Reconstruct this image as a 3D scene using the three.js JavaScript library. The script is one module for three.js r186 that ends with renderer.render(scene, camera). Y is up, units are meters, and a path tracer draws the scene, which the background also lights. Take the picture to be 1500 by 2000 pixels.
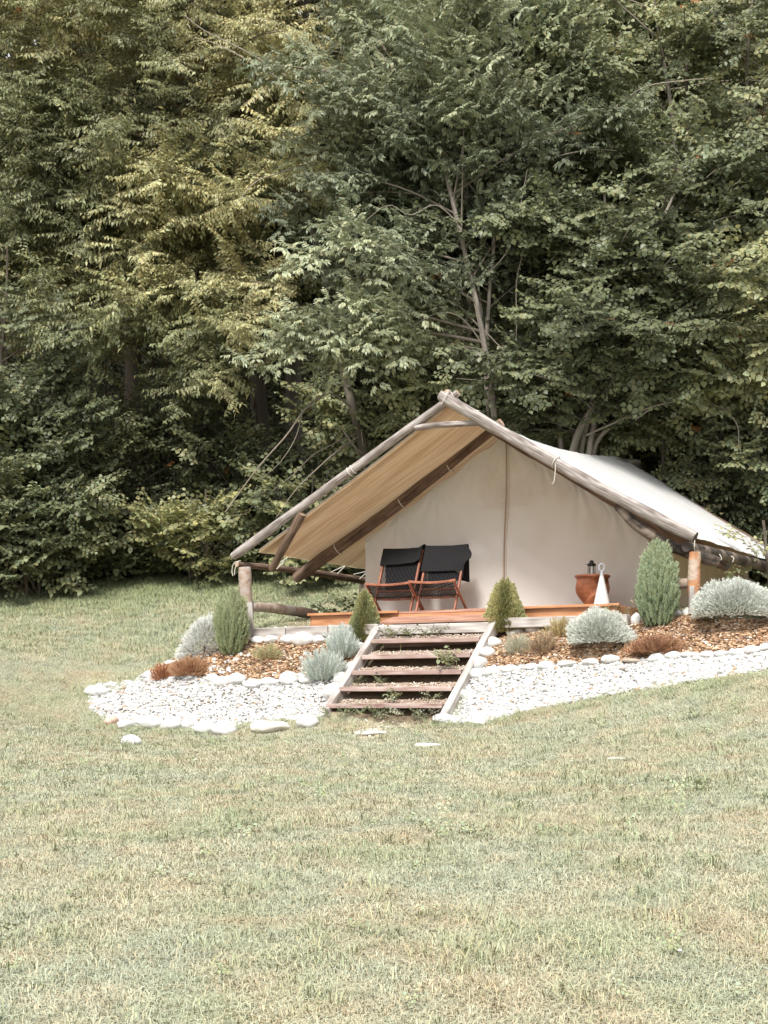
import * as THREE from 'three';
import { mergeGeometries } from 'three/addons/utils/BufferGeometryUtils.js';
import { RoundedBoxGeometry } from 'three/addons/geometries/RoundedBoxGeometry.js';

// ------------------------------------------------------------------ camera, sky, sun, exposure
const scene = new THREE.Scene();
const FOCAL = 3300, HORIZON = 1400, EYE = 1.6;            // picture units of a 1500 x 2000 frame, lens shifted upwards
const camera = new THREE.PerspectiveCamera(2 * Math.atan(HORIZON / FOCAL) * 180 / Math.PI, 1500 / 2800, 0.1, 1200);
camera.position.set(0, EYE, 0);
camera.lookAt(0, EYE, -10);
camera.setViewOffset(1500, 2800, 0, 0, 1500, 2000);
scene.add(camera);

const renderer = new THREE.WebGLRenderer({ antialias: true });
renderer.toneMapping = THREE.LinearToneMapping;
renderer.toneMappingExposure = 2.4;
renderer.shadowMap.enabled = true;

{ // bright thin overcast: an even sky, brighter towards the zenith and the veiled sun
  const W = 256, H = 128, data = new Float32Array(W * H * 4);
  const sd = new THREE.Vector3(-0.20, 0.75, 0.63).normalize(), v = new THREE.Vector3();
  for (let j = 0; j < H; j++) for (let i = 0; i < W; i++) {
    const lat = ((j + 0.5) / H - 0.5) * Math.PI, lon = ((i + 0.5) / W - 0.5) * 2 * Math.PI;
    v.set(Math.cos(lat) * Math.cos(lon), Math.sin(lat), Math.cos(lat) * Math.sin(lon));
    const up = Math.max(v.y, 0), s = Math.max(v.dot(sd), 0);
    let L = 0.47 * (0.84 + 0.32 * up) + 0.4 * Math.pow(s, 6);
    if (v.y < 0) L = 0.16;
    const k = (j * W + i) * 4;
    data[k] = L * 0.97; data[k + 1] = L; data[k + 2] = L * 1.055; data[k + 3] = 1;
  }
  const t = new THREE.DataTexture(data, W, H, THREE.RGBAFormat, THREE.FloatType);
  t.mapping = THREE.EquirectangularReflectionMapping; t.magFilter = THREE.LinearFilter; t.needsUpdate = true;
  scene.background = t; scene.environment = t; scene.environmentIntensity = 1; scene.backgroundIntensity = 1;
}
const sun = new THREE.DirectionalLight(new THREE.Color().setRGB(1, 0.965, 0.91), 2.2);
sun.position.set(-20, 75, 63).multiplyScalar(0.8); sun.target.position.set(0, 3, -24);
sun.position.add(sun.target.position);
sun.castShadow = true; sun.shadow.radius = 24; sun.shadow.mapSize.set(2048, 2048);
Object.assign(sun.shadow.camera, { left: -40, right: 40, top: 40, bottom: -40, near: 1, far: 220 });
scene.add(sun, sun.target);

// ------------------------------------------------------------------ helpers
function rng(seed) { let a = seed >>> 0; return () => { a = (a + 0x6D2B79F5) >>> 0; let t = a; t = Math.imul(t ^ (t >>> 15), t | 1); t ^= t + Math.imul(t ^ (t >>> 7), t | 61); return ((t ^ (t >>> 14)) >>> 0) / 4294967296; }; }
const V = (x, y, z) => new THREE.Vector3(x, y, z);
const lerp = (a, b, t) => a + (b - a) * t, clamp = (x, a, b) => Math.min(b, Math.max(a, x));
const smooth = (a, b, x) => { const t = clamp((x - a) / (b - a), 0, 1); return t * t * (3 - 2 * t); };
function hash(x, y, z, s = 0) { let h = Math.imul(x, 374761393) ^ Math.imul(y, 668265263) ^ Math.imul(z, 1274126177) ^ Math.imul(s, 974634777); h = Math.imul(h ^ (h >>> 13), 1103515245); return ((h ^ (h >>> 16)) >>> 0) / 4294967296; }
const mod = (a, n) => n ? ((a % n) + n) % n : a;
function noise(x, y, z = 0, s = 0, px = 0, py = 0) {        // value noise 0..1, periodic in x and y when px, py are given
  const i = Math.floor(x), j = Math.floor(y), k = Math.floor(z); let u = x - i, v = y - j, w = z - k;
  u = u * u * (3 - 2 * u); v = v * v * (3 - 2 * v); w = w * w * (3 - 2 * w);
  const h = (a, b, c) => hash(mod(i + a, px), mod(j + b, py), k + c, s);
  return lerp(lerp(lerp(h(0, 0, 0), h(1, 0, 0), u), lerp(h(0, 1, 0), h(1, 1, 0), u), v), lerp(lerp(h(0, 0, 1), h(1, 0, 1), u), lerp(h(0, 1, 1), h(1, 1, 1), u), v), w);
}
const fbm = (x, y, z = 0, s = 0, o = 4) => { let a = 0, n = 0, k = 1; for (let i = 0; i < o; i++) { a += noise(x, y, z, s + i) * k; n += k; k *= 0.5; x *= 2; y *= 2; z *= 2; } return a / n; };
const enc = c => Math.round(255 * clamp(c <= 0.0031308 ? 12.92 * c : 1.055 * Math.pow(c, 1 / 2.4) - 0.055, 0, 1));
function tex(w, h, fn, colour = true) {
  const d = new Uint8Array(w * h * 4);
  for (let j = 0; j < h; j++) for (let i = 0; i < w; i++) {
    const c = fn(i / w, j / h), k = (j * w + i) * 4;
    for (let q = 0; q < 3; q++) d[k + q] = colour ? enc(c[q]) : Math.round(255 * clamp(c[q], 0, 1));
    d[k + 3] = 255;
  }
  const t = new THREE.DataTexture(d, w, h, THREE.RGBAFormat); t.wrapS = t.wrapT = THREE.RepeatWrapping; t.magFilter = THREE.LinearFilter; t.minFilter = THREE.LinearMipmapLinearFilter; t.generateMipmaps = true;
  if (colour) t.colorSpace = THREE.SRGBColorSpace; t.needsUpdate = true; return t;
}
const mix3 = (a, b, t) => [lerp(a[0], b[0], t), lerp(a[1], b[1], t), lerp(a[2], b[2], t)];
const taken = {};
function numbered(n) { const k = taken[n] = (taken[n] ?? -1) + 1; return k ? `${n}_${String(k).padStart(3, '0')}` : n; }
function shade(o) { o.traverse(m => { if (m.isMesh) { m.castShadow = true; m.receiveShadow = true; } }); }
function thing(name, label, category, pos = V(0, 0, 0), group) {
  const o = new THREE.Group(); o.name = numbered(name); o.position.copy(pos); scene.add(o);
  o.userData = { label, category }; if (group) o.userData.group = group; return o;
}
function part(name, geo, mat, parent, label) {
  const m = new THREE.Mesh(Array.isArray(geo) ? merge(geo) : geo, mat); m.name = name; m.castShadow = m.receiveShadow = true;
  if (label) m.userData.label = label; parent.add(m); return m;
}
function struct(name, geo, mat, label) { const m = part(numbered(name), geo, mat, scene); m.userData = { kind: 'structure' }; if (label) m.userData.label = label; return m; }
function merge(list) {
  const keep = new Set(['position', 'normal', 'uv', 'color']);
  const hasColor = list.some(g => g.attributes.color);
  return mergeGeometries(list.map(g => {
    g = g.index ? g.toNonIndexed() : g.clone();
    for (const k of Object.keys(g.attributes)) if (!keep.has(k)) g.deleteAttribute(k);
    const n = g.attributes.position.count;
    if (!g.attributes.uv) g.setAttribute('uv', new THREE.BufferAttribute(new Float32Array(n * 2), 2));
    if (!g.attributes.normal) g.computeVertexNormals();
    if (hasColor && !g.attributes.color) g.setAttribute('color', new THREE.BufferAttribute(new Float32Array(n * 3).fill(1), 3));
    return g;
  }));
}
function instanced(name, geo, mat, list, parent, kind) {     // list of {m, c}
  const im = new THREE.InstancedMesh(geo, mat, list.length); im.name = name; im.castShadow = im.receiveShadow = true;
  list.forEach((e, i) => { im.setMatrixAt(i, e.m); if (e.c) im.setColorAt(i, e.c); });
  if (kind) im.userData.kind = kind; parent.add(im); return im;
}
const RGB = (r, g, b) => new THREE.Color().setRGB(r, g, b);
// places: the tent's own axes (u along the front, v up, w into the tent), and picture units at a known distance
const CU = 0.883, SU = 0.469, AX = 0.88, AZ = 22;
const F = (u, v, w) => V(AX + CU * u + SU * w, v, -(AZ - SU * u + CU * w));
const D = (px, py, d) => V((px - 750) / FOCAL * d, EYE + (HORIZON - py) / FOCAL * d, -d);
function G(px, py, w) {                                     // the point seen at (px, py) in the plane w = const
  const t = (px - 750) / FOCAL, u = (t * (AZ + CU * w) - AX - SU * w) / (CU + SU * t), d = AZ - SU * u + CU * w;
  return { u, v: EYE + (HORIZON - py) / FOCAL * d, w, p: F(u, EYE + (HORIZON - py) / FOCAL * d, w) };
}
const YAW = Math.atan2(SU, CU);

// ------------------------------------------------------------------ materials
const std = o => new THREE.MeshStandardMaterial({ roughness: 0.85, ...o });
function grainTex(a, b, seed, streak = 6, fine = 60) {
  return tex(256, 256, (x, y) => {
    const s = noise(x * fine, y * streak, 0, seed, fine, streak) * 0.55 + noise(x * fine * 0.33 | 0 ? x * Math.round(fine / 3) : x * Math.round(fine / 3), y * streak * 2, 0, seed + 1, Math.round(fine / 3), streak * 2) * 0.3 + noise(x * 8, y * 3, 0, seed + 2, 8, 3) * 0.35;
    return mix3(a, b, clamp((s - 0.25) * 1.5, 0, 1));
  });
}
const barkTex = (a, b, c, seed) => tex(256, 256, (x, y) => {
  const n = noise(x * 10, y * 14, 0, seed, 10, 14) * 0.6 + noise(x * 30, y * 40, 0, seed + 1, 30, 40) * 0.4, m = noise(x * 5, y * 7, 0, seed + 2, 5, 7);
  return mix3(mix3(a, b, clamp(n * 1.6 - 0.3, 0, 1)), c, smooth(0.55, 0.75, m));
});
const grainBump = tex(256, 256, (x, y) => { const s = noise(x * 60, y * 5, 0, 31, 60, 5) * 0.6 + noise(x * 20, y * 3, 0, 32, 20, 3) * 0.4; return [s, s, s]; }, false);
const barkBump = tex(256, 256, (x, y) => { const s = noise(x * 12, y * 18, 0, 33, 12, 18) * 0.6 + noise(x * 36, y * 44, 0, 34, 36, 44) * 0.4; return [s, s, s]; }, false);
const M = {
  greyLog: std({ map: grainTex([0.13, 0.10, 0.085], [0.41, 0.37, 0.34], 1), bumpMap: grainBump, bumpScale: 0.006, roughness: 0.8 }),
  brownLog: std({ map: grainTex([0.055, 0.032, 0.02], [0.19, 0.125, 0.085], 5), bumpMap: grainBump, bumpScale: 0.007 }),
  barkLog: std({ map: barkTex([0.02, 0.015, 0.01], [0.085, 0.06, 0.042], [0.17, 0.13, 0.10], 9), bumpMap: barkBump, bumpScale: 0.012 }),
  peelPost: std({ map: barkTex([0.28, 0.19, 0.135], [0.38, 0.325, 0.28], [0.45, 0.40, 0.36], 12), bumpMap: barkBump, bumpScale: 0.01 }),
  redPost: std({ map: barkTex([0.40, 0.17, 0.075], [0.46, 0.24, 0.13], [0.46, 0.36, 0.28], 15), bumpMap: barkBump, bumpScale: 0.01 }),
  weathered: std({ map: grainTex([0.25, 0.21, 0.185], [0.52, 0.485, 0.455], 19, 4, 40), bumpMap: grainBump, bumpScale: 0.004 }),
  stringer: std({ map: grainTex([0.27, 0.225, 0.195], [0.58, 0.545, 0.515], 21, 4, 40), bumpMap: grainBump, bumpScale: 0.005 }),
  tread: std({ map: grainTex([0.22, 0.13, 0.105], [0.48, 0.37, 0.33], 25, 4, 40), bumpMap: grainBump, bumpScale: 0.004 }),
  redWood: std({ map: grainTex([0.28, 0.135, 0.09], [0.50, 0.29, 0.21], 27, 4, 40), bumpMap: grainBump, bumpScale: 0.003, roughness: 0.65 }),
  orangeWood: std({ map: grainTex([0.34, 0.135, 0.055], [0.54, 0.265, 0.125], 29, 4, 40), bumpMap: grainBump, bumpScale: 0.002, roughness: 0.6 }),
  chairWood: std({ map: grainTex([0.19, 0.06, 0.03], [0.34, 0.125, 0.07], 35, 4, 40), roughness: 0.5 }),
  cutEnd: std({ color: RGB(0.36, 0.25, 0.17) }), darkEnd: std({ color: RGB(0.07, 0.055, 0.045) }),
  rope: std({ color: RGB(0.55, 0.52, 0.45), roughness: 0.95 }),
  blackRope: std({ color: RGB(0.014, 0.014, 0.016), roughness: 0.8 }),
  towel: std({ color: RGB(0.0085, 0.0085, 0.0095), roughness: 1 }),
  stone: std({ vertexColors: true, roughness: 0.85, bumpMap: barkBump, bumpScale: 0.002 }),
  soil: std({ vertexColors: true, roughness: 1 }),
  metal: std({ color: RGB(0.012, 0.014, 0.013), roughness: 0.45, metalness: 0.3 }),
  lampWhite: std({ color: RGB(0.66, 0.66, 0.645), roughness: 0.45 }),
  lampGrey: std({ color: RGB(0.52, 0.54, 0.57), roughness: 0.5 }),
  glass: new THREE.MeshPhysicalMaterial({ color: 0xffffff, transmission: 1, roughness: 0.03, thickness: 0 }),
  candle: std({ color: RGB(0.75, 0.72, 0.66) }),
  urn: std({ map: tex(256, 256, (x, y) => mix3([0.17, 0.055, 0.026], [0.42, 0.16, 0.075], clamp(noise(x * 9, y * 7, 0, 41, 9, 7) * 0.6 + noise(x * 26, y * 20, 0, 42, 26, 20) * 0.6 - 0.1, 0, 1))), roughness: 0.5, bumpMap: barkBump, bumpScale: 0.003 }),
};
const leafMat = (t = 0.35) => new THREE.MeshPhysicalMaterial({ vertexColors: true, roughness: 1, specularIntensity: 0.4, clearcoat: 0.8, clearcoatRoughness: 0.42, transmission: t, thickness: 0, side: THREE.DoubleSide });
const LEAF = leafMat(0.3), FARLEAF = std({ vertexColors: true, roughness: 0.55, side: THREE.DoubleSide }), GRASS = std({ vertexColors: true, roughness: 0.9, side: THREE.DoubleSide }), NEEDLE = GRASS, BARKT = std({ vertexColors: true, roughness: 0.95, bumpMap: barkBump, bumpScale: 0.01 });

// ------------------------------------------------------------------ solids
function logGeo(pts, r0, r1, o = {}) {                      // a knobbly tapered log through pts, uv in metres
  const seg = o.seg ?? 12, n = o.n ?? Math.max(6, Math.ceil(pts[0].distanceTo(pts[pts.length - 1]) * 7)), seed = o.seed ?? 3, rough = o.rough ?? 0.08;
  const curve = pts.length > 2 ? new THREE.CatmullRomCurve3(pts) : new THREE.LineCurve3(pts[0], pts[1]);
  const pos = [], uv = [], idx = [], col = [], L = curve.getLength();
  let N = null;
  for (let i = 0; i <= n; i++) {
    const t = i / n, p = curve.getPointAt(t), T = curve.getTangentAt(t);
    if (!N) { N = V(0, 1, 0); if (Math.abs(T.y) > 0.9) N.set(1, 0, 0); }
    N.addScaledVector(T, -N.dot(T)).normalize(); const B = T.clone().cross(N);
    for (let k = 0; k <= seg; k++) {
      const a = k / seg * Math.PI * 2, c = Math.cos(a), s = Math.sin(a);
      const r = lerp(r0, r1, t) * (1 + rough * 2 * (fbm(c * 1.2 + 7, s * 1.2, t * L * 3, seed, 3) - 0.5) * 2);
      const e = o.bevel && (i === 0 || i === n) ? 0.88 : 1;
      pos.push(p.x + (N.x * c + B.x * s) * r * e, p.y + (N.y * c + B.y * s) * r * e, p.z + (N.z * c + B.z * s) * r * e);
      uv.push(a * (r0 + r1) / 2, t * L); if (o.color) col.push(...o.color(t, a, p));
    }
  }
  const R = seg + 1;
  for (let i = 0; i < n; i++) for (let k = 0; k < seg; k++) { const a = i * R + k, b = a + 1, c = a + R, d = c + 1; idx.push(a, b, c, b, d, c); }
  const g = new THREE.BufferGeometry();
  g.setAttribute('position', new THREE.Float32BufferAttribute(pos, 3)); g.setAttribute('uv', new THREE.Float32BufferAttribute(uv, 2));
  if (o.color) g.setAttribute('color', new THREE.Float32BufferAttribute(col, 3));
  g.setIndex(idx); g.computeVertexNormals();
  const nn = g.attributes.normal;                           // close the seam
  for (let i = 0; i <= n; i++) { const a = i * R, b = a + seg, x = nn.getX(a) + nn.getX(b), y = nn.getY(a) + nn.getY(b), z = nn.getZ(a) + nn.getZ(b), l = Math.hypot(x, y, z) || 1; nn.setXYZ(a, x / l, y / l, z / l); nn.setXYZ(b, x / l, y / l, z / l); }
  if (o.open) return [g];
  const cap = i => {
    const t = i ? 1 : 0, p = curve.getPointAt(t), T = curve.getTangentAt(t).multiplyScalar(i ? 1 : -1), P = [p.x + T.x * r0 * 0.08, p.y + T.y * r0 * 0.08, p.z + T.z * r0 * 0.08], q = [], I = [];
    for (let k = 0; k < seg; k++) { const a = ((i ? n : 0) * R + k) * 3; q.push(pos[a], pos[a + 1], pos[a + 2]); }
    q.push(...P); for (let k = 0; k < seg; k++) I.push(...(i ? [k, (k + 1) % seg, seg] : [(k + 1) % seg, k, seg]));
    const c = new THREE.BufferGeometry(); c.setAttribute('position', new THREE.Float32BufferAttribute(q, 3)); c.setIndex(I); const f = c.toNonIndexed(); f.computeVertexNormals(); return f;
  };
  return [g, cap(0), cap(1)];
}
function log(name, pts, r0, r1, mat, parent, o = {}) {      // a log with its two sawn ends
  const [g, a, b] = logGeo(pts, r0, r1, { bevel: true, ...o }), m = part(name, g, mat, parent, o.label);
  part('sawn_end', a, o.end ?? M.cutEnd, m); part('sawn_end', b, o.end ?? M.cutEnd, m); return m;
}
function beamGeo(p, q, w, h, up = V(0, 1, 0), r = 0.006) {  // a rounded board from p to q, w across and h along up
  const L = p.distanceTo(q), z = q.clone().sub(p).normalize(), x = up.clone().cross(z).normalize(), y = z.clone().cross(x);
  const g = new RoundedBoxGeometry(w, h, L, 2, Math.min(r, w / 3, h / 3));
  const uv = g.attributes.uv, P = g.attributes.position;
  for (let i = 0; i < uv.count; i++) uv.setXY(i, P.getX(i) + P.getY(i) + p.x * 3.1 + p.y * 5.3, P.getZ(i) + p.z * 2.7);
  g.applyMatrix4(new THREE.Matrix4().makeBasis(x, y, z).setPosition(p.clone().add(q).multiplyScalar(0.5))); return g;
}
function sheet(nu, nv, fn, uvs = (a, b) => [a, b]) {        // a grid surface: fn(a, b) gives a point
  const pos = [], uv = [], idx = [];
  for (let j = 0; j <= nv; j++) for (let i = 0; i <= nu; i++) { const a = i / nu, b = j / nv, p = fn(a, b); pos.push(p.x, p.y, p.z); uv.push(...uvs(a, b)); }
  for (let j = 0; j < nv; j++) for (let i = 0; i < nu; i++) { const a = j * (nu + 1) + i, b = a + 1, c = a + nu + 1, d = c + 1; idx.push(a, b, c, b, d, c); }
  const g = new THREE.BufferGeometry(); g.setAttribute('position', new THREE.Float32BufferAttribute(pos, 3)); g.setAttribute('uv', new THREE.Float32BufferAttribute(uv, 2)); g.setIndex(idx); g.computeVertexNormals(); return g;
}
const cord = (pts, r = 0.006, n = 20) => new THREE.TubeGeometry(new THREE.CatmullRomCurve3(pts), n, r, 5);

// ------------------------------------------------------------------ terrain
const CP = [];                                              // x, depth, height
const cuw = (u, w, h) => { const p = F(u, h, w); CP.push([p.x, -p.z, h]); };
const cd = (px, py, d) => { const p = D(px, py, d); CP.push([p.x, d, p.y]); };
[[-3.2, 0, 2.70], [-2, 0.3, 2.78], [0, 0.5, 2.72], [2.2, 0.4, 2.78], [3.3, 0, 2.84], [4.5, 0, 2.74], [6.5, 0, 2.95], [-3.2, 2, 3.0], [-3.8, 5, 3.55], [0, 3, 2.8], [2, 4, 2.85], [3.5, 3, 3.05], [5.5, 4, 3.4],
  [0, 8, 3.7], [4, 8, 4.1], [-4, 8, 4.6], [-2.2, -0.15, 2.58], [1.3, -0.15, 2.60], [2.6, -0.2, 2.66], [-2.0, -0.8, 2.05], [1.1, -0.8, 2.2], [2.8, -0.8, 2.3], [4.38, -0.8, 2.42], [-3.6, -0.7, 2.24], [-2.35, -2, 1.42], [-4.8, -1.3, 1.76], [-4.2, -2.0, 1.42],
  [0.62, -1.5, 1.52], [4.57, -1.5, 2.12], [2.6, -1.5, 1.82], [-0.24, -0.3, 2.36], [-0.24, -0.8, 1.96], [-0.24, -1.45, 1.55], [-1.3, -1.5, 1.62]].forEach(a => cuw(...a));
[[0, 1404, 20.4], [0, 1302, 23.6], [0, 1240, 26.5], [0, 1187, 29.5], [-300, 1200, 29.5], [150, 1165, 30], [260, 1135, 31], [300, 1220, 27.5], [350, 1285, 24.4], [750, 1425, 19.6], [750, 1625, 11], [1500, 1600, 11], [0, 1640, 11], [1500, 1440, 16], [1150, 1425, 18], [0, 1480, 17], [-300, 1450, 18]].forEach(a => cd(...a));
[[-4, 0, 0], [4, 0, 0.05], [0, -15, -0.8], [-20, -15, -0.8], [20, -15, -0.6], [-18, 20, 1.6], [18, 20, 2.8], [0, 6.2, 0.47], [-10, 34, 5.2], [0, 34, 4.9], [10, 34, 5.0], [-12, 45, 10], [0, 45, 9.6], [12, 45, 10], [-16, 60, 17], [0, 60, 16.6], [16, 60, 17], [0, 75, 24], [-22, 75, 24], [22, 75, 24], [-22, 34, 5.2], [22, 34, 5.4]].forEach(a => CP.push(a));
const TPS = (() => {
  const n = CP.length, N = n + 3, A = [], U = r2 => r2 < 1e-9 ? 0 : r2 * Math.log(r2) * 0.5;
  for (let i = 0; i < n; i++) { const r = new Float64Array(N + 1); for (let j = 0; j < n; j++) r[j] = U((CP[i][0] - CP[j][0]) ** 2 + (CP[i][1] - CP[j][1]) ** 2); r[i] += 0.02; r[n] = 1; r[n + 1] = CP[i][0]; r[n + 2] = CP[i][1]; r[N] = CP[i][2]; A.push(r); }
  for (let k = 0; k < 3; k++) { const r = new Float64Array(N + 1); for (let j = 0; j < n; j++) r[j] = k ? CP[j][k - 1] : 1; A.push(r); }
  for (let c = 0; c < N; c++) {
    let p = c; for (let r = c + 1; r < N; r++) if (Math.abs(A[r][c]) > Math.abs(A[p][c])) p = r;
    [A[c], A[p]] = [A[p], A[c]];
    for (let r = 0; r < N; r++) if (r !== c) { const f = A[r][c] / A[c][c]; if (f) for (let k = c; k <= N; k++) A[r][k] -= f * A[c][k]; }
  }
  const w = A.map((r, i) => r[N] / r[i]);
  return (x, d) => { let s = w[n] + w[n + 1] * x + w[n + 2] * d; for (let i = 0; i < n; i++) s += w[i] * U((x - CP[i][0]) ** 2 + (d - CP[i][1]) ** 2); return s; };
})();
function Hraw(x, z) {
  const d = -z, cx = clamp(x, -20, 20), cdp = clamp(d, -12, 70);
  return TPS(cx, cdp) + (d > 70 ? (d - 70) * 0.4 : 0) + (d < -12 ? (d + 12) * 0.03 : 0);
}
const HX0 = -14, HX1 = 14, HD0 = 2, HD1 = 46, HS = 0.1, HNX = Math.round((HX1 - HX0) / HS) + 1, HND = Math.round((HD1 - HD0) / HS) + 1;
const HG = new Float32Array(HNX * HND);
for (let j = 0; j < HND; j++) for (let i = 0; i < HNX; i++) { const x = HX0 + i * HS, d = HD0 + j * HS; HG[j * HNX + i] = Hraw(x, -d) + 0.05 * (fbm(x * 0.9, d * 0.9, 0, 77, 3) - 0.5); }
function H(x, z) {
  const a = (x - HX0) / HS, b = (-z - HD0) / HS;
  if (a < 0 || b < 0 || a >= HNX - 1 || b >= HND - 1) return Hraw(x, z);
  const i = Math.floor(a), j = Math.floor(b), u = a - i, v = b - j, k = j * HNX + i;
  return lerp(lerp(HG[k], HG[k + 1], u), lerp(HG[k + HNX], HG[k + HNX + 1], u), v);
}
function onGround(px, py) {                                 // where the ground is met along the line of sight to (px, py)
  const f = d => { const p = D(px, py, d); return p.y - H(p.x, p.z); };
  let a = 4; for (let d = 4; d < 60; d += 0.06) { if (f(d) < 0) { a = d - 0.06; let b = d; for (let k = 0; k < 12; k++) { const m = (a + b) / 2; if (f(m) < 0) b = m; else a = m; } return D(px, py, a); } }
  return D(px, py, 60);
}
const poly = pts => pts.map(([a, b]) => { const p = onGround(a, b); return [p.x, p.z]; });
function inside(pg, x, z) { let c = false; for (let i = 0, j = pg.length - 1; i < pg.length; j = i++) { const [xi, zi] = pg[i], [xj, zj] = pg[j]; if ((zi > z) !== (zj > z) && x < (xj - xi) * (z - zi) / (zj - zi) + xi) c = !c; } return c; }
const toUW = (x, z) => { const dx = x - AX, dd = -z - AZ; return [CU * dx - SU * dd, SU * dx + CU * dd]; };
const BED = {
  leftPebbles: poly([[170, 1352], [195, 1338], [260, 1330], [292, 1312], [320, 1325], [400, 1327], [480, 1337], [560, 1331], [640, 1331], [672, 1330], [648, 1400], [600, 1408], [480, 1414], [420, 1428], [300, 1422], [212, 1412], [178, 1390]]),
  leftMulch: poly([[345, 1288], [400, 1272], [490, 1247], [600, 1244], [735, 1244], [716, 1275], [672, 1332], [640, 1331], [560, 1331], [480, 1337], [400, 1327], [320, 1325], [292, 1312]]),
  rightPebbles: poly([[925, 1310], [985, 1305], [1100, 1299], [1300, 1283], [1400, 1280], [1500, 1262], [1620, 1240], [1620, 1290], [1510, 1308], [1400, 1326], [1300, 1344], [1180, 1360], [1100, 1377], [1000, 1398], [940, 1414], [862, 1416], [852, 1405], [890, 1350]]),
  rightMulch: poly([[940, 1240], [1100, 1226], [1220, 1214], [1330, 1204], [1420, 1210], [1500, 1212], [1620, 1205], [1620, 1240], [1500, 1262], [1400, 1280], [1300, 1283], [1100, 1299], [985, 1305], [925, 1310]]),
  bareSoil: poly([[655, 1392], [850, 1388], [840, 1402], [790, 1420], [760, 1440], [690, 1444], [690, 1425], [740, 1415], [665, 1402]]),
};
const inStairs = (u, w) => u > -1.12 && u < 0.68 && w < 0.1 && w > -1.5;
const underDeck = (u, w) => u > -2.35 && u < 2.3 && w > 0.33 && w < 7;
const inBed = (x, z) => inside(BED.leftPebbles, x, z) || inside(BED.leftMulch, x, z) || inside(BED.rightPebbles, x, z) || inside(BED.rightMulch, x, z);
{ // one ground sheet, fine near the camera and the tent, out to the horizon
  const xs = [], ds = [];
  for (let x = -260; x < -14; x += 12) xs.push(x); for (let x = -14; x < 14; x += 0.2) xs.push(x); for (let x = 14; x <= 270; x += 12) xs.push(x);
  for (let d = -200; d < 2; d += 10) ds.push(d); for (let d = 2; d < 46; d += 0.2) ds.push(d); for (let d = 46; d <= 360; d += 6) ds.push(d);
  const pos = [], col = [], uv = [], idx = [], nx = xs.length;
  for (const d of ds) for (const x of xs) {
    const z = -d, y = H(x, z); pos.push(x, y, z); uv.push(x, d);
    const wood = smooth(30, 33, d + 1.2 * (fbm(x * 0.6, d * 0.6, 0, 5) - 0.5)), n = fbm(x * 1.3, d * 1.3, 0, 8), dry = smooth(0.45, 0.7, n);
    let c = mix3([0.31, 0.295, 0.21], [0.40, 0.345, 0.24], dry); c = mix3(c, [0.33, 0.275, 0.19], wood);
    const [gu, gw2] = toUW(x, z); c = mix3(c, inside(BED.leftPebbles, x, z) || inside(BED.rightPebbles, x, z) ? [0.28, 0.24, 0.195] : [0.20, 0.145, 0.095], inBed(x, z) || inStairs(gu, gw2) || underDeck(gu, gw2) ? 1 : 0); col.push(...c);
  }
  for (let j = 0; j < ds.length - 1; j++) for (let i = 0; i < nx - 1; i++) { const a = j * nx + i, b = a + 1, c = a + nx, e = c + 1; idx.push(a, b, c, b, e, c); }
  const g = new THREE.BufferGeometry(); g.setAttribute('position', new THREE.Float32BufferAttribute(pos, 3)); g.setAttribute('color', new THREE.Float32BufferAttribute(col, 3)); g.setAttribute('uv', new THREE.Float32BufferAttribute(uv, 2)); g.setIndex(idx); g.computeVertexNormals();
  struct('ground', g, std({ vertexColors: true, roughness: 1, map: tex(512, 512, (x, y) => { const n = noise(x * 90, y * 90, 0, 51, 90, 90) * 0.5 + noise(x * 33, y * 33, 0, 52, 33, 33) * 0.5; return [0.55 + 0.6 * n, 0.55 + 0.58 * n, 0.55 + 0.5 * n]; }), bumpMap: barkBump, bumpScale: 0.02 }), 'sloping mown meadow rising to a wooded hillside');
}

// ------------------------------------------------------------------ leaf pieces
function Builder() { return { p: [], n: [], c: [], i: [] }; }
function done(b) {
  const g = new THREE.BufferGeometry(); g.setAttribute('position', new THREE.Float32BufferAttribute(b.p, 3)); g.setAttribute('color', new THREE.Float32BufferAttribute(b.c, 3)); g.setIndex(b.i); g.computeVertexNormals(); return g;
}
function addLeaf(b, p, dir, up, L, W, c, fold = 0.18, droop = 0.25, round = false) {
  const f = dir.clone().normalize(), s = up.clone().cross(f).normalize(), n = f.clone().cross(s), k = b.p.length / 3;
  const q = (a, l, h) => { const x = p.clone().addScaledVector(s, a * W).addScaledVector(f, l * L).addScaledVector(n, h * W - droop * L * l * l); b.p.push(x.x, x.y, x.z); b.c.push(...c); };
  if (round) { q(0, 0, 0); q(-0.42, 0.22, fold); q(-0.5, 0.6, fold); q(0, 1, -0.1); q(0.5, 0.6, fold); q(0.42, 0.22, fold); q(0, 0.5, 0); b.i.push(k, k + 6, k + 1, k + 1, k + 6, k + 2, k + 2, k + 6, k + 3, k + 3, k + 6, k + 4, k + 4, k + 6, k + 5, k + 5, k + 6, k); }
  else { q(0, 0, 0); q(-0.5, 0.42, fold); q(0, 1, 0); q(0.5, 0.42, fold); q(0, 0.5, 0); b.i.push(k, k + 4, k + 1, k + 1, k + 4, k + 2, k + 2, k + 4, k + 3, k + 3, k + 4, k); }
}
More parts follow.
